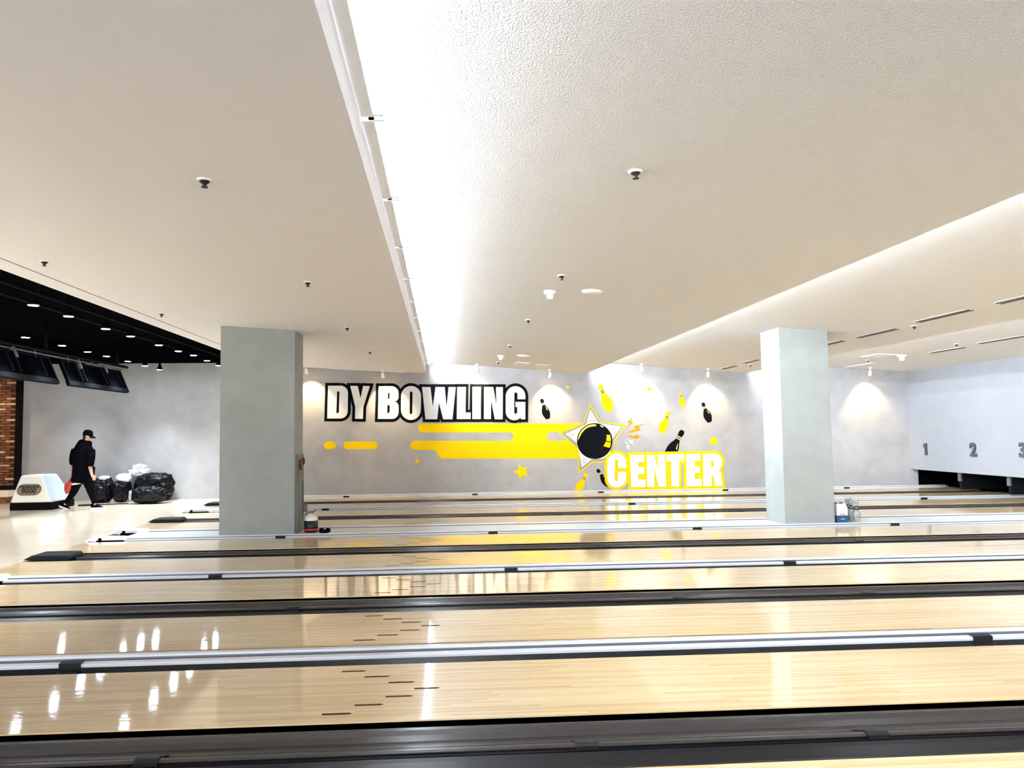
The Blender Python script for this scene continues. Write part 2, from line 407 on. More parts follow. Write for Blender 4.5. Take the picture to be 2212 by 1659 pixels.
def end_cap(parent, y0, y1, dark, z=0.06):
    m = M['clip'] if dark else M['white_trim']
    c = MB().prism([(XF - 0.07, 0.001), (XF + 0.04, z), (XF + 0.50, z), (XF + 0.54, 0.02), (XF + 0.54, -0.02), (XF + 0.12, -0.02)], 'y', y0, y1).build('end_cap', m, parent)
    bevel(c, 0.012)
    if not dark:
        MB().box(XF + 0.15, XF + 0.20, y0 - 0.002, y0 + 0.01, 0.005, 0.048).build('slot', M['dark'], c)
        MB().box(XF + 0.12, XF + 0.54, y0 - 0.002, y0 + 0.004, -0.03, 0.012).build('painted_shadow', M['dark'], c)  # black strip painted in as the shade under the white cap
    return c

def twin_gutter(y0, y1, label, clips, grey=True):
    w = y1 - y0; s = w / 0.72
    t = empty('twin_gutter', (0, y0 + w / 2, 0), label, 'gutter', 'black twin gutters inside lane pairs')
    Y = lambda v: y0 + v * s
    near = [(Y(0.003), -0.012), (Y(0.015), -0.04), (Y(0.06), -0.075), (Y(0.13), -0.088), (Y(0.20), -0.075), (Y(0.26), -0.045), (Y(0.275), -0.03)]
    MB().prism(sheet(near), 'x', XG, XE).build('trough', M['gutter'], t, False)
    rib = [(Y(0.275), -0.055), (Y(0.30), -0.055), (Y(0.30), -0.035), (Y(0.345), -0.02), (Y(0.345), -0.09), (Y(0.275), -0.09)]
    MB().prism(rib, 'x', XG, XE).build('divider', M['rib'], t)
    far = [(Y(0.318), -0.020), (Y(0.325), -0.010), (Y(0.345), -0.009), (Y(0.40), -0.035), (Y(0.48), -0.058), (Y(0.56), -0.058), (Y(0.60), -0.040), (Y(0.612), -0.016), (Y(0.640), -0.013), (Y(0.645), -0.075), (Y(0.70), -0.085), (Y(0.717), -0.06), (Y(0.717), -0.008)]
    MB().prism(sheet(far, 0.005), 'x', XG, XE).build('trough', M['gutter_grey'] if grey else M['gutter'], t, False)
    for x in clip_x(clips, Y(0.33)):
        c = MB().prism([(Y(0.300), -0.065), (Y(0.300), -0.012), (Y(0.325), -0.002), (Y(0.352), -0.002), (Y(0.48), -0.050), (Y(0.48), -0.056), (Y(0.35), -0.012), (Y(0.31), -0.02), (Y(0.31), -0.065)], 'x', x - 0.06, x + 0.06)
        c.build('joint_clip', M['clip'], t)
    end_cap(t, Y(0.15), Y(0.56), True, 0.055)
    return t

def rail_profile(a, b):
    """white two-step capping rail between y=a (near) and y=b (far)"""
    w = b - a
    return [(a, -0.03), (a, 0.004), (a + 0.02 * w, 0.010), (a + 0.32 * w, 0.014), (a + 0.34 * w, 0.004), (a + 0.58 * w, 0.004), (a + 0.62 * w, 0.026), (a + 0.66 * w, 0.036), (a + 0.9 * w, 0.038), (b, 0.030), (b, -0.03)]
def add_rail(t, a, b):
    w = b - a
    r = MB().prism(rail_profile(a, b), 'x', XG, XE).build('rail', M['rail'], t)
    MB().prism([(a + 0.335 * w, -0.01), (a + 0.335 * w, 0.0085), (a + 0.575 * w, 0.0085), (a + 0.585 * w, 0.019), (a + 0.615 * w, 0.021), (a + 0.615 * w, -0.01)], 'x', XG, XE).build('groove', M['railgroove'], r)
def add_clips(t, clips, a, b):
    w = b - a
    for x in clip_x(clips, a):
        MB().prism([(a - 0.10, -0.045), (a - 0.10, -0.052), (a - 0.004, -0.03), (a - 0.004, 0.016), (a + 0.26 * w, 0.020), (a + 0.26 * w, 0.026), (a - 0.012, 0.022), (a - 0.014, -0.024)], 'x', x - 0.075, x + 0.075).build('joint_clip', M['clip'], t)
def near_trough(t, a, b):
    w = b - a
    p = [(a + 0.003, -0.012), (a + 0.08 * w, -0.05), (a + 0.35 * w, -0.082), (a + 0.62 * w, -0.085), (a + 0.85 * w, -0.062), (b - 0.004, -0.012)]
    MB().prism(sheet(p), 'x', XG, XE).build('trough', M['gutter'], t)

def rail_gutter(y0, y1, label, clips):
    t = empty('gutter_rail', (0, (y0 + y1) / 2, 0), label, 'gutter rail', 'white railed gutters between lane pairs')
    near_trough(t, y0, y0 + 0.19); add_rail(t, y0 + 0.19, y0 + 0.365); near_trough(t, y0 + 0.365, y1)
    add_clips(t, clips, y0 + 0.19, y0 + 0.365)
    end_cap(t, y0 + 0.17, y0 + 0.385, False)
    return t

L_ = LANES
twin_gutter(L_[0][1], L_[1][0], 'black twin gutter across the bottom of the photo, nearest to the camera', [(318, 1640), (1268, 1640), (1893, 1585)])
rail_gutter(L_[1][1], L_[2][0], 'white gutter rail nearest to the camera with dark gutters either side', [(152, 1434), (2122, 1384)])
twin_gutter(L_[2][1], L_[3][0], 'black twin gutter behind the lane with the dark arrow marks', [(633, 1304), (1133, 1308), (1468, 1286), (1875, 1290)])
rail_gutter(L_[3][1], L_[4][0], 'white gutter rail second from the camera', [(465, 1247), (1104, 1233), (1706, 1221)])
twin_gutter(L_[4][1], L_[5][0], 'black twin gutter before the column lane, black end cap in full view at left', [(740, 1189), (1308, 1173), (1856, 1164)])
# wide capping strip carrying the two columns
t = empty('capping_strip', (0, 13.0, 0), 'wide pale capping strip with two white rails under the columns', 'gutter rail')
g0, g1 = L_[5][1], L_[6][0]
near_trough(t, g0, g0 + 0.12); add_rail(t, g0 + 0.12, g0 + 0.26)
MB().box(XG, XE, g0 + 0.26, 13.33, -0.03, 0.018).build('plate', M['plate'], t)
add_rail(t, 13.33, 13.50); near_trough(t, 13.50, g1)
add_clips(t, [(606, 1161), (1065, 1151), (1506, 1143), (1933, 1135)], g0 + 0.12, g0 + 0.26)
end_cap(t, g0 + 0.10, g0 + 0.28, False); end_cap(t, 13.30, 13.52, False)
twin_gutter(L_[6][1], L_[7][0], 'black twin gutter just behind the columns, second from the mural wall', [(1208, 1107), (1600, 1102)])
rail_gutter(L_[7][1], L_[8][0], 'white gutter rail second from the mural wall', [(703, 1103), (1365, 1091), (1996, 1080)])
twin_gutter(L_[8][1], L_[9][0], 'black twin gutter closest to the mural wall', [(1000, 1079)])
t = empty('gutter_rail', (0, 20.1, 0), 'white gutter rail running along the foot of the mural wall', 'gutter rail', 'white railed gutters between lane pairs')
near_trough(t, L_[9][1], L_[9][1] + 0.15); add_rail(t, L_[9][1] + 0.15, YW - 0.03)
add_clips(t, [(748, 1075), (1026, 1069), (1298, 1065), (1567, 1061), (1829, 1058)], L_[9][1] + 0.15, YW - 0.03)
end_cap(t, L_[9][1] + 0.1, YW - 0.03, True)
# nearest edge rail, below the frame
rail_gutter(n10 - 0.525, n10, 'white gutter rail below the nearest lane, outside the photo', [])

# pit dividers between lanes, below the masking wall
for k, (a, b, nm) in enumerate([(L_[8][1], L_[9][0], 'black kickback divider in the pit between lanes one and two'), (L_[7][1], L_[8][0], 'black kickback divider in the pit right of lane two')]):
    c = (a + b) / 2
    o = MB().box(XR + 0.15, XR + 1.45, c - 0.04, c + 0.04, 0.05, 0.60).build('pit_divider', mat('kickback_black', (20, 22, 24), 0.6, spec=0.05))
    MB().box(XR + 0.12, XR + 0.16, c - 0.05, c + 0.05, 0.25, 0.45).build('bracket', M['steel'], o)
    tag(o, nm, 'divider', 'pit dividers')

# ================================================================== COLUMNS
CF, CB = g0 + 0.265, g0 + 0.265 + 0.74
def column(x0, x1, pi, label):
    zt = lambda x: panel_z(pi, x) + 0.02
    o = MB()
    o.add([(x0, CF, 0.018), (x1, CF, 0.018), (x1, CB, 0.018), (x0, CB, 0.018), (x0, CF, zt(x0)), (x1, CF, zt(x1)), (x1, CB, zt(x1)), (x0, CB, zt(x0))],
          [(0, 3, 2, 1), (4, 5, 6, 7), (0, 1, 5, 4), (1, 2, 6, 5), (2, 3, 7, 6), (3, 0, 4, 7)])
    o = o.build('column', M['column']); bevel(o, 0.008); tag(o, label, 'column', 'columns'); return o
cl = column(-3.60, -2.41, 0, 'wide grey painted square column left of the mural, with fire hose cabinet')
cr = column(5.69, 6.55, 2, 'pale grey painted square column right of the mural, beside bowling pins')
# fire hose cabinet let into the right face of the left column
fc = empty('fire_hose_cabinet', (-2.41, CF + 0.37, 0.05), 'narrow grey steel fire hose cabinet on the left column side, red bell on top', 'cabinet')
MB().box(-2.4085, -2.375, CF + 0.10, CB - 0.10, 0.02, 1.30).build('body', M['steel'], fc)
dd = MB().box(-2.376, -2.366, CF + 0.14, CB - 0.13, 0.10, 0.98).build('door', M['steel'], fc)
MB().box(-2.367, -2.360, CB - 0.27, CB - 0.23, 0.25, 0.85).build('handle', M['steel_dark'], dd)
MB().box(-2.376, -2.370, CF + 0.10, CF + 0.13, 0.9, 1.28).build('hinge_gap', M['steel_dark'], fc)
MB().tube([(-2.376, CF + 0.30, 1.13), (-2.352, CF + 0.30, 1.13)], 0.09, 16, up=Vector((0, 0, 1))).build('bell', M['red'], fc, True)
MB().sphere((-2.362, CB - 0.22, 1.18), (0.03, 0.06, 0.07)).build('lamp', M['red'], fc, True)

# ================================================================== MURAL (parts of the end wall)
def z3(x, y): return (640 + x / 4.0963, 780 + y / 4.0963)
def z4(x, y): return (1100 + x / 3.95, 780 + y / 3.95)
def z5(x, y): return (1200 + x / 8.508, 870 + y / 8.508)
def wp(px):
    p = on_y(px[0], px[1], YW); return (p.x, p.z)
def flat(name, loops_px, material, layer, parent):
    loops = [[wp(p) for p in lp] for lp in loops_px]
    y = YW - 0.0010 - 0.0004 * layer
    vs = [(a, y, b) for lp in loops for a, b in lp]
    tri = tessellate_polygon([[Vector((a, b, 0)) for a, b in lp] for lp in loops])
    return MB().add(vs, [tuple(t) for t in tri]).build(name, material, parent)
def stroke(name, loops_px, wpx, material, layer, parent, closed=True, both=False):
    """mitred outline of width wpx (photo pixels) on the outside (or both sides) of closed loops"""
    y = YW - 0.0010 - 0.0004 * layer; mb = MB(); S = YW / F
    for lp in loops_px:
        P = [Vector(wp(p)) for p in lp]; n = len(P); w = wpx * S
        rng = range(n if closed else n - 1)
        for i in rng:
            a, b = P[i], P[(i + 1) % n]; d = (b - a)
            if d.length < 1e-6: continue
            d.normalize(); nn = Vector((-d.y, d.x))
            y -= 2.5e-5
            mb.add([(q.x, y, q.y) for q in (a + nn * w, a - nn * w, b - nn * w, b + nn * w)], [(0, 1, 2, 3)])
            # mitred joint at b
            if closed or i < n - 2:
                c = P[(i + 2) % n]; e = (c - b)
                if e.length < 1e-6: continue
                e.normalize(); n2 = Vector((-e.y, e.x)); h = nn + n2
                if h.length > 0.35:
                    h.normalize(); m = w / max(0.45, h.dot(nn))
                    for sg in (1, -1):
                        y -= 1.0e-5
                        mb.add([(q.x, y, q.y) for q in (b, b + nn * w * sg, b + h * m * sg, b + n2 * w * sg)], [(0, 1, 2, 3)])
    return mb.build(name, material, parent)
def arc(cx, cy, rx, ry, a0, a1, n=8):
    return [(cx + rx * math.cos(math.radians(a0 + (a1 - a0) * i / n)), cy + ry * math.sin(math.radians(a0 + (a1 - a0) * i / n))) for i in range(n + 1)]
# letters of the first line, traced in the zoomed frame of that line
LET1 = {
 'D': [[(282, 218), (395, 218)] + arc(395, 284, 63, 66, -90, 0) + arc(391, 444, 65, 64, 0, 90) + [(274, 508)], [(362, 267)] + arc(371, 279, 11, 12, -90, 0, 3) + arc(366, 447, 12, 13, 0, 90, 3) + [(355, 460)]],
 'Y': [[(478, 220), (545, 220), (568, 330), (592, 220), (652, 222), (594, 405), (590, 511), (520, 510), (522, 405)]],
 'B': [[(730, 222), (840, 222)] + arc(845, 282, 60, 60, -80, 0, 5) + [(905, 325), (893, 348), (870, 358), (893, 368), (906, 395)] + arc(850, 452, 56, 60, 0, 90, 5) + [(722, 512)], [(811, 277), (822, 279), (829, 290), (827, 325), (818, 336), (809, 336)], [(807, 386), (820, 388), (829, 400), (827, 446), (818, 460), (804, 462)]],
 'O': [arc(1016, 310, 88, 90, 180, 360, 12) + arc(1014, 432, 88, 90, 0, 180, 12), arc(1017, 284, 12, 16, 180, 360, 6) + arc(1015, 454, 12, 16, 0, 180, 6)],
 'W': [[(1113, 230), (1187, 230), (1208, 404), (1232, 230), (1313, 230), (1330, 404), (1348, 230), (1411, 230), (1382, 515), (1300, 515), (1262, 370), (1247, 515), (1143, 515)]],
 'L': [[(1424, 229), (1500, 229), (1497, 455), (1543, 455), (1542, 513), (1420, 513)]],
 'I': [[(1560, 229), (1634, 229), (1632, 513), (1557, 513)]],
 'N': [[(1663, 230), (1742, 230), (1772, 400), (1767, 230), (1828, 230), (1826, 515), (1757, 515), (1723, 340), (1722, 513), (1660, 513)]],
 'G': [arc(1940, 310, 87, 88, 180, 355, 12) + [(2027, 338), (1957, 338), (1957, 296)] + arc(1942, 290, 13, 14, 0, -180, 5) + arc(1941, 452, 13, 16, 180, 0, 5) + [(1955, 408), (1939, 405), (1939, 361), (2027, 361), (2026, 515), (1990, 515), (1980, 499)] + arc(1928, 450, 75, 74, 50, 180, 7)],
}
for k, ch in enumerate('DYBOWLING'):
    lp = [[z3(*p) for p in L] for L in LET1[ch]]
    o = flat('painted_letter', lp, M['mwhite'], 32, wall_back)
    ol = stroke('letter_outline', [lp[0]], 6.2, M['mblack'], 3 + 1.6 * k, o)
    if len(lp) > 1:
        for h in lp[1:]: flat('letter_counter', [h], M['mblack'], 32, o)
LET2 = {
 'C': [[(998, 912), (928, 912), (928, 850)] + arc(915, 850, 13, 12, 0, -180, 4) + arc(912, 1010, 13, 16, 180, 0, 4) + [(927, 945), (997, 945), (995, 1010)] + arc(916, 1006, 79, 70, 5, 175, 10) + arc(917, 868, 81, 82, 180, 350, 12)],
 'E': [[(1030, 800), (1150, 800), (1150, 860), (1100, 862), (1100, 905), (1150, 905), (1150, 962), (1100, 962), (1100, 1010), (1162, 1010), (1162, 1073), (1040, 1075)]],
 'N': [[(1172, 800), (1240, 800), (1273, 950), (1262, 797), (1325, 797), (1338, 1070), (1272, 1070), (1237, 905), (1236, 1072), (1177, 1072)]],
 'T': [[(1338, 796), (1490, 793), (1490, 850), (1450, 852), (1447, 1068), (1382, 1069), (1382, 855), (1338, 857)]],
 'e': [[(1508, 793), (1630, 790), (1630, 850), (1580, 852), (1580, 900), (1625, 900), (1625, 955), (1580, 955), (1580, 1005), (1642, 1005), (1642, 1065), (1513, 1068)]],
 'R': [[(1650, 790), (1755, 788), (1790, 800), (1813, 835), (1813, 890), (1785, 930), (1806, 955), (1818, 1063), (1752, 1063), (1745, 985), (1727, 968), (1724, 1065), (1657, 1067)], [(1719, 848), (1735, 848), (1745, 860), (1745, 890), (1735, 903), (1720, 905)]],
}
for k, ch in enumerate('CENTeR'):
    lp = [[z4(*p) for p in L] for L in LET2[ch]]
    o = flat('painted_letter', lp, M['mwhite'], 36, wall_back)
    stroke('letter_outline', [lp[0]], 5.9, M['yellow'], 11 + 1.8 * k, o)
    for h in lp[1:]: flat('letter_counter', [h], M['yellow'], 36, o)
# yellow speed stripes
S1 = arc(913.6, 924.6, 9.8, 9.8, -90, -270, 8)
stripe = [(1275, 914.8)] + [(x, y) for x, y in S1] + [(1100, 934.3)] + arc(1101, 943.1, 8.8, 8.8, -90, 90, 8) + [(1090, 952)] + arc(896, 962, 10, 10, -90, -270, 8) + [(932, 972)] + arc(936, 981, 9, 9, -90, -10, 4) + arc(958, 980, 12, 10.5, 170, 90, 4) + [(1275, 990.5), (1275, 952)] + arc(1190, 942.5, 9.5, 9.5, 90, 270, 8) + [(1275, 933)]
part_label(flat('painted_stripe', [stripe], M['yellow'], 0, wall_back), 'broad yellow speed stripe trailing from the painted ball')
for (xa, xb) in ((243, 352), (417, 720)):
    r = 34; lp = [z3(*p) for p in arc(xa + r, 746, r, r, 90, 270, 8) + arc(xb - r, 746, r, r, -90, 90, 8)]
    flat('painted_stripe', [lp], M['yellow'], 0, wall_back)
# small stars
def star(c, R, r, rot, n=5):
    return [(c[0] + (R if k % 2 == 0 else r) * math.sin(math.radians(rot + 180 / n * k)), c[1] - (R if k % 2 == 0 else r) * math.cos(math.radians(rot + 180 / n * k))) for k in range(2 * n)]
for (c, R, rot) in ((z3(1070, 885), 6.8, 10), (z3(1993, 978), 17.2, -20), (z4(1195, 240), 6.2, 8), (z4(500, 222), 4.8, 0), (z4(1743, 682), 11.8, 6)):
    flat('painted_star', [star(c, R, R * 0.52, rot)], M['yellow'], 0, wall_back)
# the big star behind the ball (8.5x frame)
big = [(630, 35), (815, 345), (1270, 412), (1085, 690), (1060, 905), (905, 1080), (690, 1085), (428, 1285), (430, 860), (80, 555), (515, 385)]
inner = [(635, 120), (790, 370), (1205, 440), (1030, 690), (1005, 905), (880, 1030), (665, 1040), (480, 1185), (455, 1010), (390, 735), (180, 575), (560, 400)]
o = flat('painted_star', [[z5(*p) for p in big]], M['mgrey'], 2, wall_back)
part_label(o, 'large white patterned star behind the painted ball')
stroke('star_outline', [[z5(*p) for p in big]], 1.5, mat('pale_yellow_mural_paint', (214, 190, 20), 0.6, spec=0.1), 3, o)
flat('star_fill', [[z5(*p) for p in inner]], M['mwhite'], 4, o)
for (cx, cy, r, a0, a1) in ((262, 598, 42, -120, 170), (262, 598, 20, 0, 300), (372, 590, 40, 120, 250), (640, 385, 62, 180, 330), (632, 270, 40, -60, 60), (655, 180, 26, 60, 190), (735, 300, 34, 60, 200), (1060, 545, 44, -150, 90), (1060, 545, 24, -90, 120), (1090, 450, 34, 20, 170), (1145, 530, 24, 90, 280), (500, 1060, 50, -120, 100), (492, 1060, 24, -90, 170), (560, 1130, 40, 180, 300)):
    stroke('star_swirl', [[z5(*p) for p in arc(cx, cy, r, r, a0, a1, 12)]], 0.55, M['mgrey'], 5, o, closed=False)
ball = flat('painted_ball', [[z5(*p) for p in arc(720, 705, 332, 332, 0, 352, 44)]], M['mwhite'], 5, wall_back)
flat('ball_body', [[z5(*p) for p in arc(720, 705, 328, 330, 0, 352, 44)]], M['mblack'], 6, ball)
hl = arc(720, 705, 308, 312, 182, 264, 14) + [(735, 397), (752, 412), (738, 430)] + [(690, 434), (620, 446), (545, 486), (480, 560), (440, 640)]
flat('ball_highlight', [[z5(*p) for p in hl]], mat('ball_gleam_paint', (250, 228, 60), 0.6), 7, ball)
flat('ball_highlight', [[z5(*p) for p in [(818, 412), (835, 412), (875, 432), (884, 446), (870, 456), (830, 438)]]], M['mcream'], 7, ball)
flat('ball_window', [[z5(*p) for p in [(937, 588), (1000, 590), (1016, 650), (1018, 716), (930, 700), (940, 640)]]], M['yellow'], 7, ball)
flat('ball_window', [[z5(*p) for p in [(922, 716), (1018, 733), (1010, 785), (996, 828), (940, 815), (878, 796), (905, 755)]]], M['yellow'], 7, ball)
bolts = [([(1420, 262), (1378, 338), (1430, 362), (1330, 450), (1262, 528), (1345, 400), (1362, 380), (1308, 362)], 'orange'),
         ([(1640, 395), (1530, 440), (1568, 505), (1400, 548), (1295, 560), (1470, 480), (1432, 440), (1500, 412)], 'orange'),
         ([(1300, 598), (1455, 615), (1458, 578), (1530, 610), (1608, 626), (1512, 640), (1518, 672), (1390, 640)], 'orange'),
         ([(1208, 135), (1215, 205), (1250, 205), (1222, 345), (1205, 240), (1180, 242)], 'mwhite'),
         ([(1335, 190), (1310, 245), (1340, 250), (1255, 350), (1290, 275), (1268, 272)], 'mwhite'),
         ([(1285, 655), (1385, 695), (1425, 690), (1405, 720), (1455, 772), (1360, 735), (1365, 708)], 'mwhite'),
         ([(1270, 690), (1335, 755), (1328, 782), (1372, 800), (1345, 815), (1362, 870), (1300, 805), (1322, 790)], 'mwhite')]
for pts, m in bolts:
    flat('painted_bolt', [[z5(*p) for p in pts]], M[m], 1, wall_back)
# painted pins
PROF = [(0, 0.0), (0.012, 0.045), (0.04, 0.074), (0.10, 0.088), (0.16, 0.078), (0.24, 0.062), (0.31, 0.064), (0.40, 0.098), (0.50, 0.145), (0.60, 0.175), (0.68, 0.183), (0.78, 0.172), (0.88, 0.142), (0.96, 0.108), (1.0, 0.085)]
def ppin(head, base, m, layer=1, clipy=None, fat=1.0, detail=True, clipx=None):
    h = Vector(head); b = Vector(base); d = b - h; L = d.length; d.normalize(); n = Vector((-d.y, d.x))
    def pt(t, s): q = h + d * (L * t) + n * (L * s * fat); return (q.x, q.y)
    lp = [pt(t, r) for t, r in PROF] + [pt(t, -r) for t, r in reversed(PROF) if r > 0]
    if clipy: lp = [(x, min(y, clipy)) for x, y in lp]
    if clipx: lp = [(min(x, clipx), y) for x, y in lp]
    o = flat('painted_pin', [lp], M[m], layer, wall_back)
    band = 'mcream' if m == 'mblack' else 'mblack'
    for t0, t1 in ((0.215, 0.245), (0.275, 0.305)):
        flat('pin_stripe', [[pt(t0, 0.058), pt(t0, -0.058), pt(t1, -0.06), pt(t1, 0.06)]], M[band], layer + 1, o)
    if detail and m == 'mblack':
        flat('pin_gleam', [[pt(0.42, -0.055), pt(0.45, -0.075), pt(0.60, -0.125), pt(0.585, -0.085)]], M['mcream'], layer + 1, o)
    if detail and m == 'yellow':
        flat('pin_dot', [[pt(0.07, -0.05), pt(0.07, -0.02), pt(0.10, -0.02), pt(0.10, -0.05)]], M['mblack'], layer + 1, o)
    return o
ppin(z4(274, 322), z4(332, 494), 'mblack', fat=1.02)
ppin(z4(772, 203), z4(864, 430), 'yellow', fat=1.05)
ppin(z4(1459, 268), z4(1483, 390), 'yellow', fat=1.08, detail=False)
ppin(z4(1364, 432), z4(1295, 614), 'yellow', fat=1.06)
ppin(z4(1650, 353), z4(1712, 522), 'mblack', fat=1.05)
ppin(z4(1482, 590), z4(1345, 840), 'mblack', fat=0.98, clipy=780 + 775 / 3.95)
ppin(z4(750, 922), z4(850, 1068), 'mblack', fat=1.0)
ppin(z4(664, 956), z4(572, 1128), 'yellow', fat=0.98, clipy=780 + 1104 / 3.95, detail=False)

# ================================================================== LANE NUMBERS on the masking wall
def text_mesh(body, size, depth, bold=0.0):
    cu = bpy.data.curves.new('numeral', 'FONT'); cu.body = body; cu.size = size; cu.extrude = depth; cu.offset = bold
    cu.align_x = 'CENTER'; cu.align_y = 'CENTER'
    o = bpy.data.objects.new('tmp', cu); COL.objects.link(o)
    dg = bpy.context.evaluated_depsgraph_get(); me = bpy.data.meshes.new_from_object(o.evaluated_get(dg))
    bpy.data.objects.remove(o); return me
for body, px in (('1', (2001, 970)), ('2', (2104, 973)), ('3', (2211, 974))):
    p = on_x(px[0], px[1], XR)
    if body == '1':
        o1 = MB().prism([(-0.075, 0.115), (-0.01, 0.155), (0.05, 0.155), (0.05, -0.155), (-0.022, -0.155), (-0.022, 0.075), (-0.075, 0.05)], 'z', -0.02, 0.02).build('numeral', M['numeral'])
        me = o1.data; bpy.data.objects.remove(o1)
    else:
        me = text_mesh(body, 0.44, 0.02, 0.014)
    me.materials.append(M['numeral'])
    o = bpy.data.objects.new('lane_number', me); COL.objects.link(o)
    o.matrix_world = Matrix(((0, 0, -1, XR - 0.02), (-1, 0, 0, p.y), (0, 1, 0, p.z), (0, 0, 0, 1)))
    tag(o, 'dark grey raised numeral %s on the masking wall' % {'1': 'one', '2': 'two', '3': 'three'}[body], 'number sign', 'lane numbers')

# ================================================================== CEILING FITTINGS
def sprinkler(i, px, py, label):
    p, ang = on_panel(i, px, py)
    t = empty('ceiling_sprinkler', p, label, 'sprinkler', 'ceiling sprinklers')
    MB().lathe([(0.048, 0.02), (0.050, -0.004), (0.040, -0.010), (0.02, -0.012)], p, 14).build('escutcheon', M['detector'], t, False)
    mb = MB().lathe([(0.030, -0.008), (0.034, -0.014), (0.016, -0.03)], p, 12)
    mb.lathe([(0.012, -0.03), (0.012, -0.046), (0.022, -0.047), (0.022, -0.051)], p, 12); mb.build('head', M['sprk'], t)
for (px, py, lb) in ((442, 388, 'left ceiling sprinkler nearest the camera'), (96, 564, 'left ceiling sprinkler near the black ceiling edge at the far left of the photo'),
                     (665, 609, 'left ceiling sprinkler above and right of the wide column'), (349, 677, 'left ceiling sprinkler between the black edge and the wide column'),
                     (750, 707, 'left ceiling sprinkler above the first painted letters'), (799, 759, 'tiny left ceiling sprinkler closest to the mural wall')):
    sprinkler(0, px, py, 'dark ' + lb)
for (px, py, lb) in ((1373, 370, 'nearest the camera'), (1213, 595, 'in front of the white detectors'), (1141, 691, 'behind the first white detectors'), (1102, 746, 'just in front of the second pair of detectors'), (1076, 782, 'closest to the mural wall')):
    sprinkler(1, px, py, 'dark sprinkler on the middle ceiling, ' + lb)
sprinkler(2, 1975, 704, 'dark sprinkler beside the air slots on the ceiling right of the right column')
sprinkler(2, 1621, 788, 'dark sprinkler beside the air slots left of the right column')
sprinkler(3, 2066, 743, 'dark sprinkler on the rightmost ceiling panel, nearer to the camera')
sprinkler(3, 1875, 778, 'dark sprinkler on the rightmost ceiling panel above the lone spotlight')
def detector(i, px, py, label, r=0.075, h=0.10):
    p, _ = on_panel(i, px, py)
    t = empty('smoke_detector', p, label, 'detector', 'ceiling detectors')
    MB().lathe([(r, 0.02), (r, -0.02), (r * 0.85, -0.035)], p, 20).build('base', M['detector'], t, False)
    MB().lathe([(r * 0.55, -0.03), (r * 0.55, -h + 0.02), (r * 0.42, -h)], p, 18).build('sensor', M['detector'], t, False)
def plate(i, px, py, label, r):
    p, ang = on_panel(i, px, py)
    mb = MB().lathe([(r, 0.03), (r, -0.012), (r * 0.92, -0.022), (r * 0.6, -0.024)], (0, 0, 0), 28)
    o = mb.build('ceiling_speaker', M['detector']); o.location = p; o.rotation_euler = (0, -ang, 0)
    tag(o, label, 'speaker', 'ceiling speakers')
    g = MB().lathe([(r * 0.72, -0.02), (r * 0.7, -0.027), (r * 0.2, -0.028)], (0, 0, 0), 24).build('grille', M['white_trim']); g.parent = o
detector(1, 1188, 629, 'white cylindrical detector on the middle ceiling, nearer one')
plate(1, 1279, 629, 'round white ceiling speaker beside the nearer detector', 0.125)
detector(1, 1082, 768, 'white cylindrical detector on the middle ceiling near the mural wall')
plate(1, 1131, 768, 'round white ceiling speaker near the mural wall', 0.14)
detector(3, 1948, 767, 'white cylindrical detector on the ceiling by the masking wall', 0.10, 0.13)
def hatch(i, px, py, w, d, label, cat='panel'):
    p, ang = on_panel(i, px, py)
    o = MB().box(-w / 2, w / 2, -d / 2, d / 2, -0.012, 0.02).build('ceiling_hatch', M['white_trim']); o.location = p; o.rotation_euler = (0, -ang, 0)
    f = MB().box(-w / 2 - 0.03, w / 2 + 0.03, -d / 2 - 0.03, d / 2 + 0.03, -0.006, 0.02).build('frame', M['ceil_smooth']); f.parent = o
    tag(o, label, cat, 'ceiling hatches')
hatch(1, 1128, 785, 0.30, 0.55, 'square white hatch on the middle ceiling close to the mural wall')
hatch(1, 1172, 789, 0.25, 0.45, 'smaller white hatch on the middle ceiling at its right, by the wall')
hatch(3, 1900, 768, 0.45, 0.7, 'square white hatch on the rightmost ceiling panel beside the detector')
def slot(i, a, b, label, light=False):
    pa, ang = on_panel(i, *a); pb, _ = on_panel(i, *b)
    t = empty('air_slot', (pa + pb) / 2, label, 'air vent', 'linear air slots')
    L = abs(pa.y - pb.y); x = (pa.x + pb.x) / 2; c = Vector((x, (pa.y + pb.y) / 2, panel_z(i, x)))
    t.location = c; t.rotation_euler = (0, -ang, 0)
    def bx(name, x0, x1, z0, z1, m):
        o = MB().box(x0, x1, -L / 2, L / 2, z0, z1).build(name, m); o.parent = t
    bx('frame', -0.075, 0.075, -0.004, 0.02, M['ceil_smooth'])
    for k in (-0.045, 0.015): bx('slit', k, k + 0.03, -0.010, 0.01, M['ceil_smooth'] if light else M['steel_dark'])
slot(2, (1980, 695), (2100, 669), 'dark linear air slot on the ceiling, second from the camera')
slot(2, (2157, 655), (2235, 637), 'dark linear air slot on the ceiling at the right edge of the photo')
slot(2, (1852, 729), (1938, 710), 'dark linear air slot on the ceiling just right of the right column')
slot(2, (1760, 749), (1824, 736), 'dark linear air slot partly hidden behind the right column')
slot(2, (1608, 784), (1637, 777), 'dark linear air slot left of the right column, partly hidden by it')
slot(2, (1560, 797), (1590, 790), 'short linear air slot closest to the mural wall')
slot(3, (2118, 742), (2230, 722), 'thin linear air slot on the rightmost ceiling panel at the photo edge')
slot(3, (2012, 762), (2083, 750), 'thin linear air slot on the rightmost ceiling panel, middle one')
slot(3, (1835, 793), (1886, 783), 'pale linear air slot on the rightmost ceiling panel close to the wall', True)

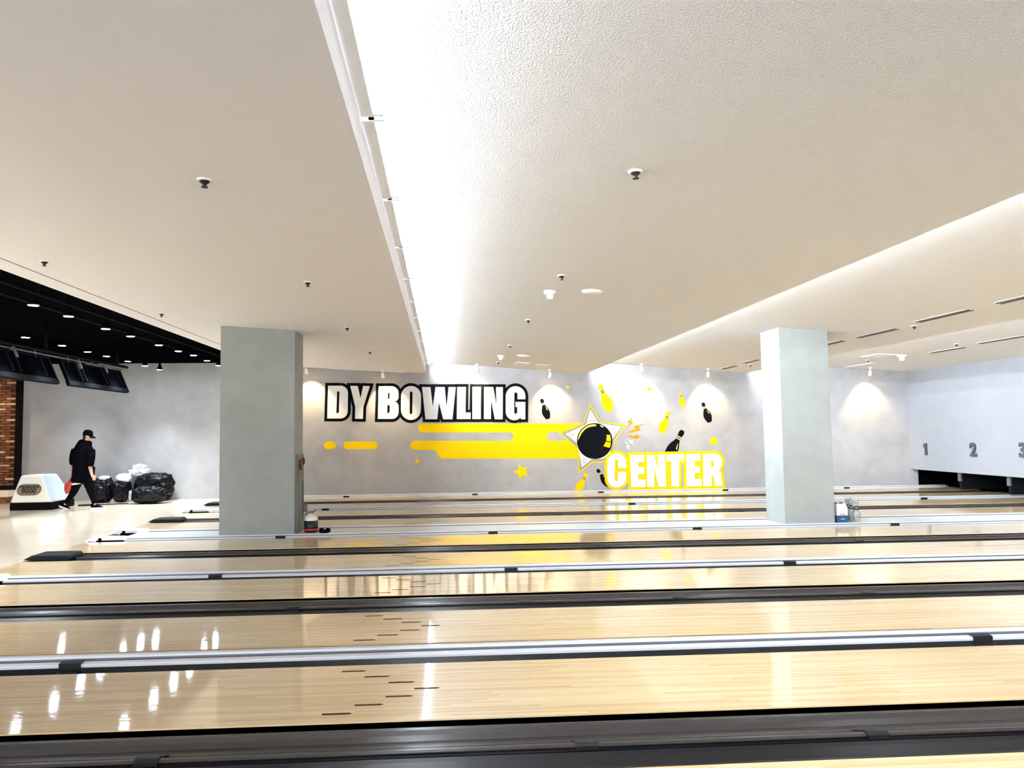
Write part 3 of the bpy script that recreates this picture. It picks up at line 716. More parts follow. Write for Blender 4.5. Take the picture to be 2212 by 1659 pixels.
# wall spotlights on the ceiling in front of the mural wall
spots = [(661, 795, 0, 'half hidden by the wide column at left'), (826, 806, 0, 'above the first word of the mural'), (1030, 796, 1, 'above the middle of the first lettering line'),
         (1188, 805, 1, 'above the gap right of the first lettering line'), (1386, 793, 2, 'above the yellow painted pins'), (1530, 804, 2, 'left of the right column'), (1880, 801, 3, 'right of the right column, alone')]
def spotlight(px, py, pi, label):
    y = YW - 0.42
    x = on_y(px, py, y).x; zc = panel_z(pi, x)
    t = empty('track_spotlight', (x, y, zc), 'small white ceiling spotlight ' + label, 'spotlight', 'spotlights along the mural wall')
    MB().lathe([(0.05, 0.01), (0.05, -0.02), (0.02, -0.025)], (x, y, zc), 14).build('base', M['white_trim'], t)
    MB().tube([(x, y, zc - 0.02), (x, y, zc - 0.10)], 0.014, 8, up=Vector((1, 0, 0))).build('stem', M['white_trim'], t, True)
    d = Vector((0.10, 0.42, -1.0)).normalized()
    a = Vector((x, y, zc - 0.09)); b = a + d * 0.13
    hd = MB().tube([a - d * 0.01, a + d * 0.02, b], [0.022, 0.042, 0.05], 14, up=Vector((1, 0, 0))).build('head', M['white_trim'], t, True)
    MB().tube([b + d * 0.0005, b + d * 0.004], 0.036, 14, up=Vector((1, 0, 0))).build('lens', M['warmdisc'], t)
    ld = bpy.data.lights.new('spot_beam', 'SPOT'); ld.energy = SPOT_W; ld.color = (1.0, 0.74, 0.42); ld.spot_size = math.radians(92); ld.spot_blend = 0.75; ld.shadow_soft_size = 0.03
    lo = bpy.data.objects.new('spot_beam', ld); COL.objects.link(lo)
    lo.location = b + d * 0.02; lo.rotation_euler = d.to_track_quat('-Z', 'Y').to_euler()
    adopt(lo, t)
for s in spots: spotlight(*s)

# ================================================================== BLACK CEILING AREA: pendants, conduits, boards
ZL = CAMH + 1.794
def pendant(px, py, label, dz=0.0):
    z = ZL + dz
    p = on_z(px, py, z)
    if p.y > 19.2:
        z = CAMH + (z - CAMH) * 19.2 / p.y; p = on_z(px, py, z)
    t = empty('pendant_lamp', (p.x, p.y, 4.0), label, 'lamp', 'pendant lamps under the black ceiling')
    MB().tube([(p.x, p.y, 4.0), (p.x, p.y, z + 0.12)], 0.008, 6, up=Vector((1, 0, 0))).build('cord', M['black'], t)
    MB().lathe([(0.022, 0.20), (0.03, 0.13), (0.05, 0.06), (0.078, 0.008), (0.082, 0.0), (0.074, 0.002), (0.05, 0.02)], (p.x, p.y, z), 18).build('shade', M['black'], t, True)
    MB().lathe([(0.066, 0.004), (0.066, 0.012)], (p.x, p.y, z - 0.004), 18).build('lamp_disc', M['disc'], t)
    ld = bpy.data.lights.new('lamp_beam', 'SPOT'); ld.energy = PEND_W; ld.color = (0.86, 0.93, 1.0); ld.spot_size = math.radians(88); ld.spot_blend = 1.0; ld.shadow_soft_size = 0.06
    lo = bpy.data.objects.new('lamp_beam', ld); COL.objects.link(lo); lo.location = (p.x, p.y, z - 0.03); adopt(lo, t)
row1 = [(72, 660), (148, 684), (228, 711), (282, 727), (343, 746), (385, 759), (418, 768), (447, 779.5), (472, 790)]
row2 = [(55, 729.5), (134, 747), (189, 760.5), (230, 770), (276, 781), (313, 790.5), (345, 799)]
for i, (a, b) in enumerate(row1): pendant(a, b, 'lit black pendant lamp, %s from the camera in the row beside the white ceiling' % ORD[i])
for i, (a, b) in enumerate(row2): pendant(a, b, 'lit black pendant lamp, %s from the camera in the second row from the white ceiling' % ORD[i])
def pendant_at(x, y, label):
    p = Vector((x, y, ZL)) - Vector((0, 0, CAMH))
    c = p.x * dx_ + p.y * dy_ + p.z * dz_
    pendant(CX + F * c.x / c.z, CY + F * c.y / c.z, label)
for k, y in enumerate((9.2, 8.05, 6.9, 5.7, 4.5, 3.3)):
    for r, x in enumerate((-5.54, -7.53)):
        pendant_at(x, y, 'lit black pendant lamp left of the photo, %s out of frame in the %s row' % (ORD[k], ['front', 'second'][r]))
for k, y in enumerate((16.3, 13.9, 11.5, 9.2, 6.9, 4.5)):  # unseen third-row lamps added to brighten the approach and the left ceiling
    pendant_at(-9.4, y, 'added lit black pendant lamp in the third row behind the boards, %s from the wall' % ORD[k])
pendant(146, 792, 'lit black pendant lamp seen between the two hanging black boards')
for k, (x, z, r) in enumerate(((-5.15, 3.46, 0.02), (-6.6, 3.8, 0.03), (-9.6, 3.75, 0.06))):
    o = MB().tube([(x, YB + 0.1, z), (x, YW - 0.06, z)], r, 8, up=Vector((0, 0, 1)))
    for yy in range(2, 20, 4): o.box(x - 0.012, x + 0.012, yy - 0.012, yy + 0.012, z, 4.0)
    tag(o.build('ceiling_conduit', mat('conduit_grey_%d' % k, (18, 19, 22), 0.7, spec=0.02)), ['thin dark conduit running beside the edge of the white ceiling', 'dark conduit between the pendant rows', 'thick dark pipe above the hanging boards'][k], 'pipe')
# hanging rail and boards (their backs face the lanes)
XT, ZT, XBo, ZBo = -8.03, CAMH + 1.65, -7.80, CAMH + 1.106
def board(ya, yb, label):
    t = empty('hanging_board', (XT, (ya + yb) / 2, ZT), label, 'board', 'hanging black boards')
    dv = Vector((XBo - XT, 0, ZBo - ZT)); n = Vector((-dv.z, 0, dv.x)).normalized()
    if n.x < 0: n = -n
    A = Vector((XT, 0, ZT)); B = Vector((XBo, 0, ZBo))
    def slab(name, s0, s1, y0, y1, n0, n1, m, par):
        P = [A + dv * s0 + n * n0, A + dv * s1 + n * n0, A + dv * s1 + n * n1, A + dv * s0 + n * n1]
        return MB().prism([(p.x, p.z) for p in P], 'y', y0, y1).build(name, m, par)
    slab('panel', 0.06, 1.0, ya, yb, -0.05, 0.0, M['board'], t)
    slab('rim', 0.86, 1.03, ya - 0.01, yb + 0.01, -0.06, 0.015, M['board_rim'], t)
    slab('rim', 0.05, 0.11, ya, yb, 0.0, 0.02, M['board_rim'], t)
    for y in (ya + 0.01, yb - 0.05): slab('rim', 0.08, 0.9, y, y + 0.04, 0.0, 0.02, M['board_rim'], t)
    for f in (0.22, 0.28, 0.62, 0.68, 0.9):
        y = ya + (yb - ya) * f; slab('rib', 0.08, 0.80, y, y + 0.03, 0.0, 0.03, mat('rib_grey', (34, 37, 42), 0.6, spec=0.05) if f < 0.3 else M['board_rim'], t)
    for f in (0.25, 0.68):
        y = ya + (yb - ya) * f; slab('bracket', -0.06, 0.30, y, y + 0.06, -0.02, 0.06, M['steel'], t)
    for f in (0.12, 0.5, 0.88):
        y = ya + (yb - ya) * f
        MB().tube([(XT, y, ZT + 0.09), A + dv * 0.12 + Vector((0, y, 0))], 0.012, 6).build('hanger', M['steel'], t)
board(16.45, 19.45, 'black hanging board with ribbed back, right one below the pendant lamps')
board(11.8, 16.0, 'black hanging board with ribbed back, left one cut by the photo edge')
hb = empty('hanging_rail', (XT, 15, 4.0), 'long dark pipe rail from which the black boards hang', 'rail')
MB().tube([(XT, 6, ZT + 0.10), (XT, 19.9, ZT + 0.10)], 0.035, 10, up=Vector((0, 0, 1))).build('pipe', M['steelframe'], hb, True)
MB().tube([(XT, 6, ZT + 0.02), (XT, 19.6, ZT + 0.02)], 0.018, 8, up=Vector((0, 0, 1))).build('pipe', M['steel'], hb, True)
for y in (7.5, 11.5, 15.9, 19.3): MB().tube([(XT, y, ZT + 0.12), (XT, y, 4.0)], 0.04, 8, up=Vector((1, 0, 0))).build('drop_rod', M['steelframe'], hb, True)

# ================================================================== BRICK PANEL, BENCH
bx1 = on_y(46, 830, YW - 0.12).x
bw = empty('brick_panel', (bx1 - 1.2, YW, 0), 'brown brick wall panel in a black steel frame at the left edge of the photo', 'brick wall')
xb0 = bx1 - 2.3; zb0, zb1 = 0.42, 3.5
MB().box(xb0, bx1 - 0.1, YW - 0.07, YW - 0.005, zb0, zb1).build('mortar_bed', M['mortar'], bw)
MB().box(bx1 - 0.105, bx1, YW - 0.16, YW - 0.002, zb0 - 0.09, zb1).build('frame_post', M['steelframe'], bw)
MB().box(xb0, bx1 - 0.105, YW - 0.16, YW - 0.002, zb0 - 0.09, zb0).build('frame_sill', M['steelframe'], bw)
BL, BH = 0.245, 0.068
def brick_mesh(m):
    e = 0.004
    mb = MB(); w, h, d = BL - 0.012, BH - 0.012, 0.05
    mb.add([(0, 0, 0), (w, 0, 0), (w, 0, h), (0, 0, h), (e, -d, e), (w - e, -d, e), (w - e, -d, h - e), (e, -d, h - e)], [(4, 5, 6, 7), (0, 1, 5, 4), (1, 2, 6, 5), (2, 3, 7, 6), (3, 0, 4, 7)])
    o = mb.build('brick', m); me = o.data; bpy.data.objects.remove(o); return me
bme = [brick_mesh(M['brick']), brick_mesh(M['brickpale'])]
row = 0; z = zb0 + 0.006; cnt = 0
while z + BH < zb1 and cnt < 300:
    x = bx1 - 0.11 - (BL * (1.0 if row % 2 == 0 else 0.62) if row % 2 == 0 else BL * 0.62 + 0.0)
    if row % 2: x = bx1 - 0.11 - BL
    off = random.uniform(0, 0.1) if row % 2 else 0
    while x > xb0 and cnt < 300:
        pale = random.random() < 0.16
        o = bpy.data.objects.new('brick', bme[1 if pale else 0]); COL.objects.link(o)
        o.location = (x + (0 if row % 2 else BL * 0.38 if False else 0), YW - 0.062 - random.uniform(0, 0.012), z)
        if row % 2: o.location.x += 0.0
        o.scale = (1, 1, 1)
        adopt(o, bw); cnt += 1
        x -= BL
        if x < bx1 - 1.65: break
    row += 1; z += BH
# the half bond: shift every other course
for o in [c for c in bw.children if c.name.startswith('brick')]:
    r = int(round((o.location.z - zb0 - 0.006) / BH))
    if r % 2: o.location.x -= BL * 0.48
bn = empty('bench', (xb0 + 1, YW - 0.4, 0), 'low bench below the brick panel, cream band over brown wood', 'bench')
MB().box(xb0, bx1 - 0.02, YW - 0.55, YW - 0.17, 0.17, 0.31).build('seat', M['bench'], bn)
for k in range(3):
    MB().box(xb0, bx1 - 0.1, YW - 0.50 - 0.04 * (2 - k), YW - 0.2, 0.003 + k * 0.056, 0.052 + k * 0.056).build('slat', M['benchwood'], bn)

# ================================================================== BALL RETURN HOOD
hp = on_z(20, 1103); hx0 = hp.x; hx1 = on_y(113, 1102, hp.y).x; hy = hp.y
H = empty('ball_return_hood', ((hx0 + hx1) / 2, hy + 0.4, 0), 'ivory wedge-shaped ball return hood with oval plaque on a black plinth', 'ball return')
dpt = 1.05
zt = 0.85
MB().box(hx0 + 0.01, hx1 - 0.01, hy, hy + dpt, 0.0, 0.165).build('plinth', M['steelframe'], H)
b0 = [(hx0, hy - 0.01), (hx1, hy - 0.01), (hx1, hy + dpt), (hx0, hy + dpt)]
tp = [on_y(44, 1027, hy + 0.22), on_y(92, 1030, hy + 0.22)]
tx0, tx1 = tp[0].x, tp[1].x; ztop = tp[0].z
t0 = [(tx0, hy + 0.22), (tx1, hy + 0.22), (tx1, hy + dpt - 0.15), (tx0, hy + dpt - 0.15)]
mb = MB().add([(x, y, 0.165) for x, y in b0] + [(x, y, ztop) for x, y in t0], [(0, 1, 5, 4), (2, 3, 7, 6), (3, 0, 4, 7), (4, 5, 6, 7), (0, 3, 2, 1)], 0)
mb.add([(hx1, hy - 0.01, 0.165), (hx1, hy + dpt, 0.165), (tx1, hy + dpt - 0.15, ztop), (tx1, hy + 0.22, ztop)], [(0, 1, 2, 3)], 1)
sh = mb.build('shell', [M['hood'], M['hoodside']], H)
bm = bmesh.new(); bm.from_mesh(sh.data); bmesh.ops.remove_doubles(bm, verts=bm.verts, dist=1e-4); bm.to_mesh(sh.data); bm.free(); bevel(sh, 0.05, 3)
# plaque lies on the sloping front
fn = Vector((0, -(ztop - 0.165), 0.23)).normalized()      # outward normal of the front
upv = Vector((0, 0.23, ztop - 0.165)).normalized()
pc = on_y(64, 1058, hy + 0.11); cc = Vector((pc.x, hy - 0.01 + 0.23 * (pc.z - 0.165) / (ztop - 0.165), pc.z))
Mp = Matrix.Identity(4)
for r in range(3): Mp[r][0] = (1, 0, 0)[r]; Mp[r][1] = upv[r]; Mp[r][2] = fn[r]; Mp[r][3] = cc[r]
pl = MB().prism(arc(0.135, 0, 0.125, 0.125, -90, 90, 10) + arc(-0.135, 0, 0.125, 0.125, 90, 270, 10), 'z', -0.004, 0.012).build('plaque', M['plaque'])
pl.matrix_world = Mp; 
def child_keep(o, p, w):
    o.parent = p; o.matrix_parent_inverse = parent_world(p).inverted(); o.matrix_basis = w
child_keep(pl, H, Mp)
rim = MB()
oo = arc(0.135, 0, 0.125, 0.125, -90, 90, 10) + arc(-0.135, 0, 0.125, 0.125, 90, 270, 10)
for i in range(len(oo)):
    a, b = oo[i], oo[(i + 1) % len(oo)]; rim.tube([(a[0], a[1], 0.012), (b[0], b[1], 0.012)], 0.006, 5, up=Vector((0, 0, 1)))
rm = rim.build('plaque_rim', M['plaquetext']); child_keep(rm, pl, Matrix.Identity(4)); rm.matrix_parent_inverse = Matrix.Identity(4)
for body, size, yy in (('BRUNSWICK', 0.075, 0.062), ('9000', 0.165, -0.035)):
    me = text_mesh(body, size, 0.004, 0.004); me.materials.append(M['plaquetext'])
    o = bpy.data.objects.new('lettering', me); COL.objects.link(o); o.parent = pl; o.location = (0, yy, 0.014)

# ================================================================== THINGS BESIDE THE COLUMNS
ZP = 0.019
def pin(px, py, label, dyy=0.0):
    p = on_y(px, py, CF + 0.12 + dyy)
    t = empty('bowling_pin', (p.x, p.y, ZP), label, 'bowling pin', 'bowling pins by the right column')
    prof = [(0.026, 0.0), (0.029, 0.006), (0.042, 0.06), (0.0575, 0.10), (0.0605, 0.114), (0.058, 0.14), (0.049, 0.175), (0.037, 0.205), (0.027, 0.235), (0.0228, 0.255), (0.0235, 0.28), (0.0285, 0.315), (0.0323, 0.342), (0.031, 0.36), (0.024, 0.374), (0.010, 0.381)]
    MB().lathe(prof, (p.x, p.y, ZP), 18).build('body', M['pin'], t, True)
    for za, zb in ((0.214, 0.238), (0.254, 0.278)):
        MB().lathe([(0.0345 if za < 0.24 else 0.0243, za), (0.0278 if za < 0.24 else 0.0248, zb)], (p.x, p.y, ZP), 18).build('neck_stripe', M['pinred'], t, True)
pin(1851.5, 1128, 'scuffed white bowling pin, rightmost of the group beside the right column')
pin(1840.5, 1127, 'scuffed white bowling pin in the middle, between jug and rightmost pin', 0.135)
pin(1831, 1124, 'greyish bowling pin half hidden behind the white jug', 0.27)
pin(1838, 1120, 'greyish bowling pin at the back of the group', 0.42)
def jug(x, y, w, d, h, label, kind):
    t = empty('jug', (x, y, ZP), label, 'jug')
    if kind == 'blue':
        o = MB().prism([(-w / 2, 0), (w / 2, 0), (w / 2, h * 0.72), (w * 0.36, h * 0.93), (w * 0.30, h * 0.97), (-w * 0.46, h * 0.97), (-w / 2, h * 0.93)], 'y', -d / 2, d / 2).build('body', M['white_plastic'], t)
        o.matrix_parent_inverse = Matrix.Identity(4); bevel(o, 0.018, 3)
        def sub(mb, n, m):
            q = mb.build(n, m); q.parent = t; return q
        sub(MB().box(-w * 0.5 - 0.002, w * 0.5 + 0.002, -d / 2 - 0.003, d / 2 + 0.003, 0.012, h * 0.38), 'label', M['blue_label'])
        sub(MB().box(-w * 0.22, w * 0.24, -d / 2 - 0.003, -d / 2 + 0.003, h * 0.43, h * 0.455), 'print_line', M['blue_label'])
        sub(MB().box(-w * 0.46, w * 0.46, -d / 2 - 0.0055, -d / 2, h * 0.34, h * 0.375), 'label_band', mat('dark_teal_print', (18, 44, 60), 0.5))
        sub(MB().box(-w * 0.18, w * 0.2, -d / 2 - 0.0055, -d / 2, h * 0.17, h * 0.24), 'label_panel', mat('pale_blue_print', (110, 140, 178), 0.5))
        sub(MB().tube([(-w * 0.34, 0, h * 0.96), (-w * 0.34, 0, h * 1.02)], 0.022, 12, up=Vector((1, 0, 0))), 'cap', M['steel_dark'])
        sub(MB().tube([(-w * 0.1, 0, h * 0.95), (0.0, 0, h * 1.0), (w * 0.2, 0, h * 1.0), (w * 0.30, 0, h * 0.93)], 0.010, 8), 'handle', M['steel_dark'])
    return t
pj = on_y(1815.5, 1128, CF + 0.13)
jug(pj.x, pj.y, 0.195, 0.15, 0.335, 'white plastic jug with blue label between the right column and pins', 'blue')
# spray can of cleaner by the left column
q = on_y(670, 1144, CF + 0.20)
t = empty('cleaner_bottle', (q.x + 0.015, q.y, ZP), 'squat ivory cleaner bottle with black and red label beside the left column', 'bottle')
def sub(mb, n, m, sm=False):
    o = mb.build(n, m, None, sm); o.parent = t; return o
R0 = 0.108
sub(MB().lathe([(R0, 0), (R0 + 0.003, 0.01), (R0 + 0.003, 0.235), (R0, 0.25), (0.08, 0.285), (0.035, 0.297), (0.033, 0.325)], seg=26), 'body', M['ivory'], True)
sub(MB().lathe([(R0 + 0.005, 0.012), (R0 + 0.005, 0.205)], seg=26), 'label', mat('black_label_print', (16, 18, 22), 0.5), True)
sub(MB().lathe([(R0 + 0.007, 0.045), (R0 + 0.007, 0.075)], seg=26), 'label_stripe', M['redlabel'], True)
sub(MB().lathe([(0.038, 0.32), (0.038, 0.345), (0.02, 0.35)], seg=16), 'collar', M['steel'], True)
sub(MB().tube([(-0.03, 0, 0.335), (-0.085, 0, 0.315), (-0.10, 0, 0.29), (-0.085, 0, 0.275), (-0.05, 0, 0.29)], 0.012, 8), 'handle', M['steel'])
sub(MB().box(-0.085, -0.025, -0.03, 0.03, 0.35, 0.47), 'trigger', M['red']).rotation_euler = (0, -0.10, 0)
sub(MB().tube([(0.02, 0, 0.335), (0.075, 0, 0.372)], 0.014, 8), 'nozzle', M['steel'])
q2 = on_y(701, 1148, CF + 0.10)
mb = MB()
for (ox, oz, rx, rz) in ((-0.045, 0.05, 0.05, 0.05), (0.055, 0.055, 0.045, 0.045), (0.0, 0.028, 0.075, 0.028)):
    mb.sphere((q2.x + ox, q2.y, ZP + oz * 0.9), (rx, 0.05, rz * 0.9), 14, 8)
o = mb.build('cleaning_glove', M['cloth'], None, True); rmf = o.modifiers.new('remesh', 'REMESH'); rmf.mode = 'VOXEL'; rmf.voxel_size = 0.008
tag(o, 'crumpled black glove lying beside the cleaner bottle', 'glove')

# ================================================================== RUBBISH BAGS
def blob(name, c, r, seed, amp, m, parent=None, sub=5, flat_z=0.0, top=None, freq=3.0):
    bm = bmesh.new(); bmesh.ops.create_icosphere(bm, subdivisions=sub, radius=1.0)
    for v in bm.verts:
        n = v.co.normalized()
        s = Vector((seed * 7.3, seed * 3.1, seed))
        k = noise.fractal(n * freq + s, 1.0, 2.0, 4)
        rid = 1 - abs(noise.noise(n * freq * 2.2 + s * 1.7)) * 2
        f = 1 + amp * k + amp * 0.35 * rid
        # boxier than a sphere
        e = 0.72
        p = Vector([math.copysign(abs(q) ** e, q) for q in n]) * 0.92 * f
        v.co = Vector((c[0] + p.x * r[0], c[1] + p.y * r[1], c[2] + p.z * r[2]))
        if v.co.z < flat_z: v.co.z = flat_z + random.uniform(0, 0.002)
        if top and v.co.z > top: v.co.z = top + (v.co.z - top) * 0.25
    me = bpy.data.meshes.new(name); bm.to_mesh(me); bm.free(); me.materials.append(m); me.shade_smooth()
    o = bpy.data.objects.new(name, me); COL.objects.link(o)
    if parent is not None: adopt(o, parent)
    return o
def z8(zx, zy, y): return on_y(100 + zx / 7.9, 900 + zy / 7.9, y)
def bag_from(x0, x1, ztop_px, zbot_px, y, dep, seed, label, amp=0.16):
    a = z8(x0, zbot_px, y); b = z8(x1, zbot_px, y); tpz = z8((x0 + x1) / 2, ztop_px, y).z
    zb = 0.003; zc = (tpz + zb) / 2
    o = blob('rubbish_bag', ((a.x + b.x) / 2, y + dep * 0.5, zc), ((b.x - a.x) / 2, dep / 2, (tpz - zb) / 2 * 1.06), seed, amp, M['bag'], flat_z=zb)
    return tag(o, label, 'rubbish bag', 'black rubbish bags against the wall')
YBg = 19.42
bA = bag_from(660, 1045, 1065, 1465, YBg, 0.62, 3, 'black open rubbish bag directly behind the walking person')
bB = bag_from(1070, 1335, 1085, 1455, YBg + 0.05, 0.62, 5, 'black rubbish bag with a white bag bulging from its top')
bC = bag_from(1440, 2110, 975, 1445, YBg + 0.28, 0.54, 8, 'tall black rubbish bag at the right with white film on top')
bD = bag_from(1365, 1990, 1205, 1480, YBg - 0.52, 0.5, 11, 'black rubbish bag lying in front of the tall one', 0.12)
k = z8(2095, 1345, YBg); kb = blob('bag_knot', (k.x, YBg + 0.0, k.z - 0.02), (0.07, 0.07, 0.08), 4, 0.3, M['bag'], bC, 3)
w1 = z8(1400, 1350, YBg - 0.46); blob('bag_mouth', (w1.x + 0.035, YBg - 0.40, w1.z), (0.035, 0.10, 0.13), 6, 0.2, M['pin'], bD, 3)
def trash(zx0, zx1, zy0, zy1, y, dep, seed, label, amp=0.3):
    a = z8(zx0, zy1, y); b = z8(zx1, zy0, y)
    o = blob('crumpled_wrap', ((a.x + b.x) / 2, y + dep / 2, (a.z + b.z) / 2), ((b.x - a.x) / 2, dep / 2, (b.z - a.z) / 2), seed, amp, M['trash'], None, 4, -1, freq=4.0)
    return tag(o, label, 'rubbish', 'white wrapping on the rubbish bags')
trash(870, 1020, 1015, 1090, YBg + 0.1, 0.3, 21, 'crumpled white paper on top of the bag by the person')
trash(1145, 1385, 975, 1140, YBg + 0.15, 0.4, 23, 'round white bag bulging out between the black bags', 0.12)
trash(1375, 1680, 890, 1020, YBg + 0.45, 0.45, 26, 'crumpled white film on the tall black bag, lower piece', 0.34)
trash(1455, 1650, 815, 930, YBg + 0.5, 0.3, 29, 'crumpled white film on the tall black bag, topmost piece', 0.36)
# thin dark strip on the floor
pa = on_z(100 + 540 / 7.9, 900 + 1525 / 7.9); pb = on_z(100 + 1400 / 7.9, 900 + 1490 / 7.9)
mb = MB(); d = (pb - pa).normalized(); nn = Vector((-d.y, d.x, 0))
mb.tube([pa + Vector((0, 0, .012)), pb + Vector((0, 0, .012))], 0.012, 8, up=Vector((0, 0, 1)))
pm = pa + d * 0.02; qq = pa + d * 0.42
mb.add([tuple(p) for p in (pm - nn * .10 + Vector((0, 0, .002)), qq - nn * .10 + Vector((0, 0, .002)), qq + nn * .10 + Vector((0, 0, .002)), pm + nn * .10 + Vector((0, 0, .002)), pm - nn * .10 + Vector((0, 0, .03)), qq - nn * .10 + Vector((0, 0, .03)), qq + nn * .10 + Vector((0, 0, .03)), pm + nn * .10 + Vector((0, 0, .03)))], [(0, 3, 2, 1), (4, 5, 6, 7), (0, 1, 5, 4), (1, 2, 6, 5), (2, 3, 7, 6), (3, 0, 4, 7)])
tag(mb.build('mop', M['bag']), 'dark flat mop with thin stick lying on the floor by the rubbish bags', 'mop')

# ================================================================== PERSON
YP = 18.05
person = empty('person', (z8(600, 1560, YP).x, YP, 0), 'person in black top, cap and trousers walking right past the rubbish bags', 'person')
def Q(zx, zy, dy=0.0):
    p = z8(zx, zy, YP); return Vector((p.x, YP + dy, p.z))
def remesh(o, vs, sm=6):
    r = o.modifiers.new('remesh', 'REMESH'); r.mode = 'VOXEL'; r.voxel_size = vs; r.use_smooth_shade = True
    if sm:
        s = o.modifiers.new('smooth', 'SMOOTH'); s.iterations = sm; s.factor = 0.5
    return o
hipL, kneeL, ankL = Q(520, 1090, .08), Q(425, 1290, .10), Q(290, 1480, .10)      # trailing (far) leg
hipR, kneeR, ankR = Q(730, 1090, -.08), Q(800, 1290, -.10), Q(855, 1470, -.10)   # leading (near) leg
body = MB()
# torso, neck, head
body.tube([Q(625, 1100), Q(630, 900), Q(640, 700), Q(650, 540), Q(680, 450)], [(.15, .12), (.14, .11), (.16, .12), (.18, .12), (.08, .08)], 16)
body.tube([Q(672, 500), Q(690, 420), Q(706, 370)], [.062, .056, .055], 12)
hc = Q(712, 328)
body.sphere(hc, (.088, .078, .112), 18, 12)
body.sphere(hc + Vector((.03, 0, -.055)), (.062, .058, .062), 14, 8)          # jaw
body.tube([hc + Vector((.078, -.012, .002)), hc + Vector((.104, -.016, -.032)), hc + Vector((.088, -.013, -.042))], [.010, .016, .010], 8)   # nose
body.sphere(hc + Vector((.078, -.014, -.066)), (.014, .026, .008), 8, 6)      # lips
body.sphere(hc + Vector((-.005, -.078, -.015)), (.02, .012, .032), 10, 8)     # near ear
body.sphere(hc + Vector((-.005, .078, -.015)), (.02, .012, .032), 10, 8)
# arms
shR, elR, wrR = Q(800, 590, -.14), Q(795, 800, -.17), Q(835, 985, -.17)
shL, elL, wrL = Q(470, 590, .12), Q(400, 800, .15), Q(392, 950, .14)
for a, b, c in ((shR, elR, wrR), (shL, elL, wrL)):
    body.tube([a, (a + b) / 2, b, (b + c) / 2, c], [.055, .05, .043, .040, .029], 12)
# hands: palm, four fingers of unequal length, thumb from the side
def hand(w, direction, side, curl, sc=1.0):
    d = direction.normalized(); sd = Vector(side).normalized(); nrm = d.cross(sd).normalized()
    body.tube([w, w + d * .03, w + d * .085], [(.026, .020), (.038, .018), (.036, .016)], 12, up=nrm)
    for k, ln in enumerate((.066, .076, .070, .054)):
        b0 = w + d * .078 + sd * (.027 - .018 * k)
        p1 = b0 + d * ln * .45 + nrm * curl * .010; p2 = p1 + d * ln * .32 + nrm * curl * .022; p3 = p2 + d * ln * .2 + nrm * curl * .026
        body.tube([b0 - d * .02, b0, p1, p2, p3], [.009, .0095, .009, .008, .006], 8)
    b0 = w + d * .028 + sd * .026
    body.tube([b0 - sd * .012, b0 + d * .02 + sd * .018, b0 + d * .048 + sd * .022 + nrm * curl * .006, b0 + d * .068 + sd * .018 + nrm * curl * .012], [.012, .012, .010, .007], 8)
hand(wrR, Q(868, 1040, -.17) - wrR, (0.9, -.1, .3), 0.6)
hand(wrL, Vector((.0, 0, -1)), (0.9, .2, 0), 1.4)
# legs and feet inside the clothes
body.tube([hipL, (hipL + kneeL) / 2, kneeL, (kneeL * .6 + ankL * .4), ankL], [.085, .07, .052, .052, .036], 12)
body.tube([hipR, (hipR + kneeR) / 2, kneeR, (kneeR * .6 + ankR * .4), ankR], [.085, .07, .052, .052, .036], 12)
footL = [ankL, Q(275, 1540, .10), Q(345, 1585, .10)]
footR = [ankR, Q(870, 1535, -.10), Q(985, 1545, -.10)]
for f in (footL, footR): body.tube(f, [.036, .036, .026], 10)
remesh(body.build('body', M['skin'], person, True), 0.0085, 2)
# eyes
for s in (-1, 1):
    MB().sphere(hc + Vector((.076, s * .030, .012)), (.011, .014, .011), 10, 6).build('eye', M['mwhite'], person, True)
# hair below the cap
hm = MB().sphere(hc + Vector((-.022, 0, -.002)), (.090, .086, .088), 18, 12)
hm.sphere(hc + Vector((-.060, 0, -.045)), (.05, .066, .050), 14, 8)
remesh(hm.build('hair', M['hair'], person, True), 0.010, 2)
# cap: crown and peak
capm = MB().lathe([(.108, .0), (.110, .03), (.104, .07), (.085, .105), (.05, .125), (.012, .131)], (0, 0, 0), 24)
co = capm.build('cap', M['cloth'], None, True)
co.matrix_basis = Matrix.Translation(hc + Vector((-.006, 0, .012))) @ Matrix.Rotation(math.radians(8), 4, 'Y') @ Matrix.Diagonal((1.0, .88, 1.0, 1))
W_cap = co.matrix_basis.copy(); child_keep(co, person, W_cap)
pk = MB(); ptsu = []
N_ = 12
for i in range(N_ + 1):
    a = math.radians(-62 + 124 * i / N_); ptsu.append(((.100 * math.cos(a), .086 * math.sin(a)), (.035 + .155 * math.cos(a), .096 * math.sin(a))))
vs = []; fs = []
for (a, b) in ptsu:
    drop = -.030 - .10 * (b[1] ** 2) / .01 * .25
    vs += [(a[0], a[1], .012), (b[0], b[1], drop), (a[0], a[1], .004), (b[0], b[1], drop - .008)]
for i in range(N_):
    o_ = 4 * i; fs += [(o_, o_ + 1, o_ + 5, o_ + 4), (o_ + 2, o_ + 6, o_ + 7, o_ + 3), (o_ + 1, o_ + 3, o_ + 7, o_ + 5), (o_, o_ + 4, o_ + 6, o_ + 2)]
pk.add(vs, fs); po = pk.build('cap_peak', M['cloth'], None, True); po.parent = co
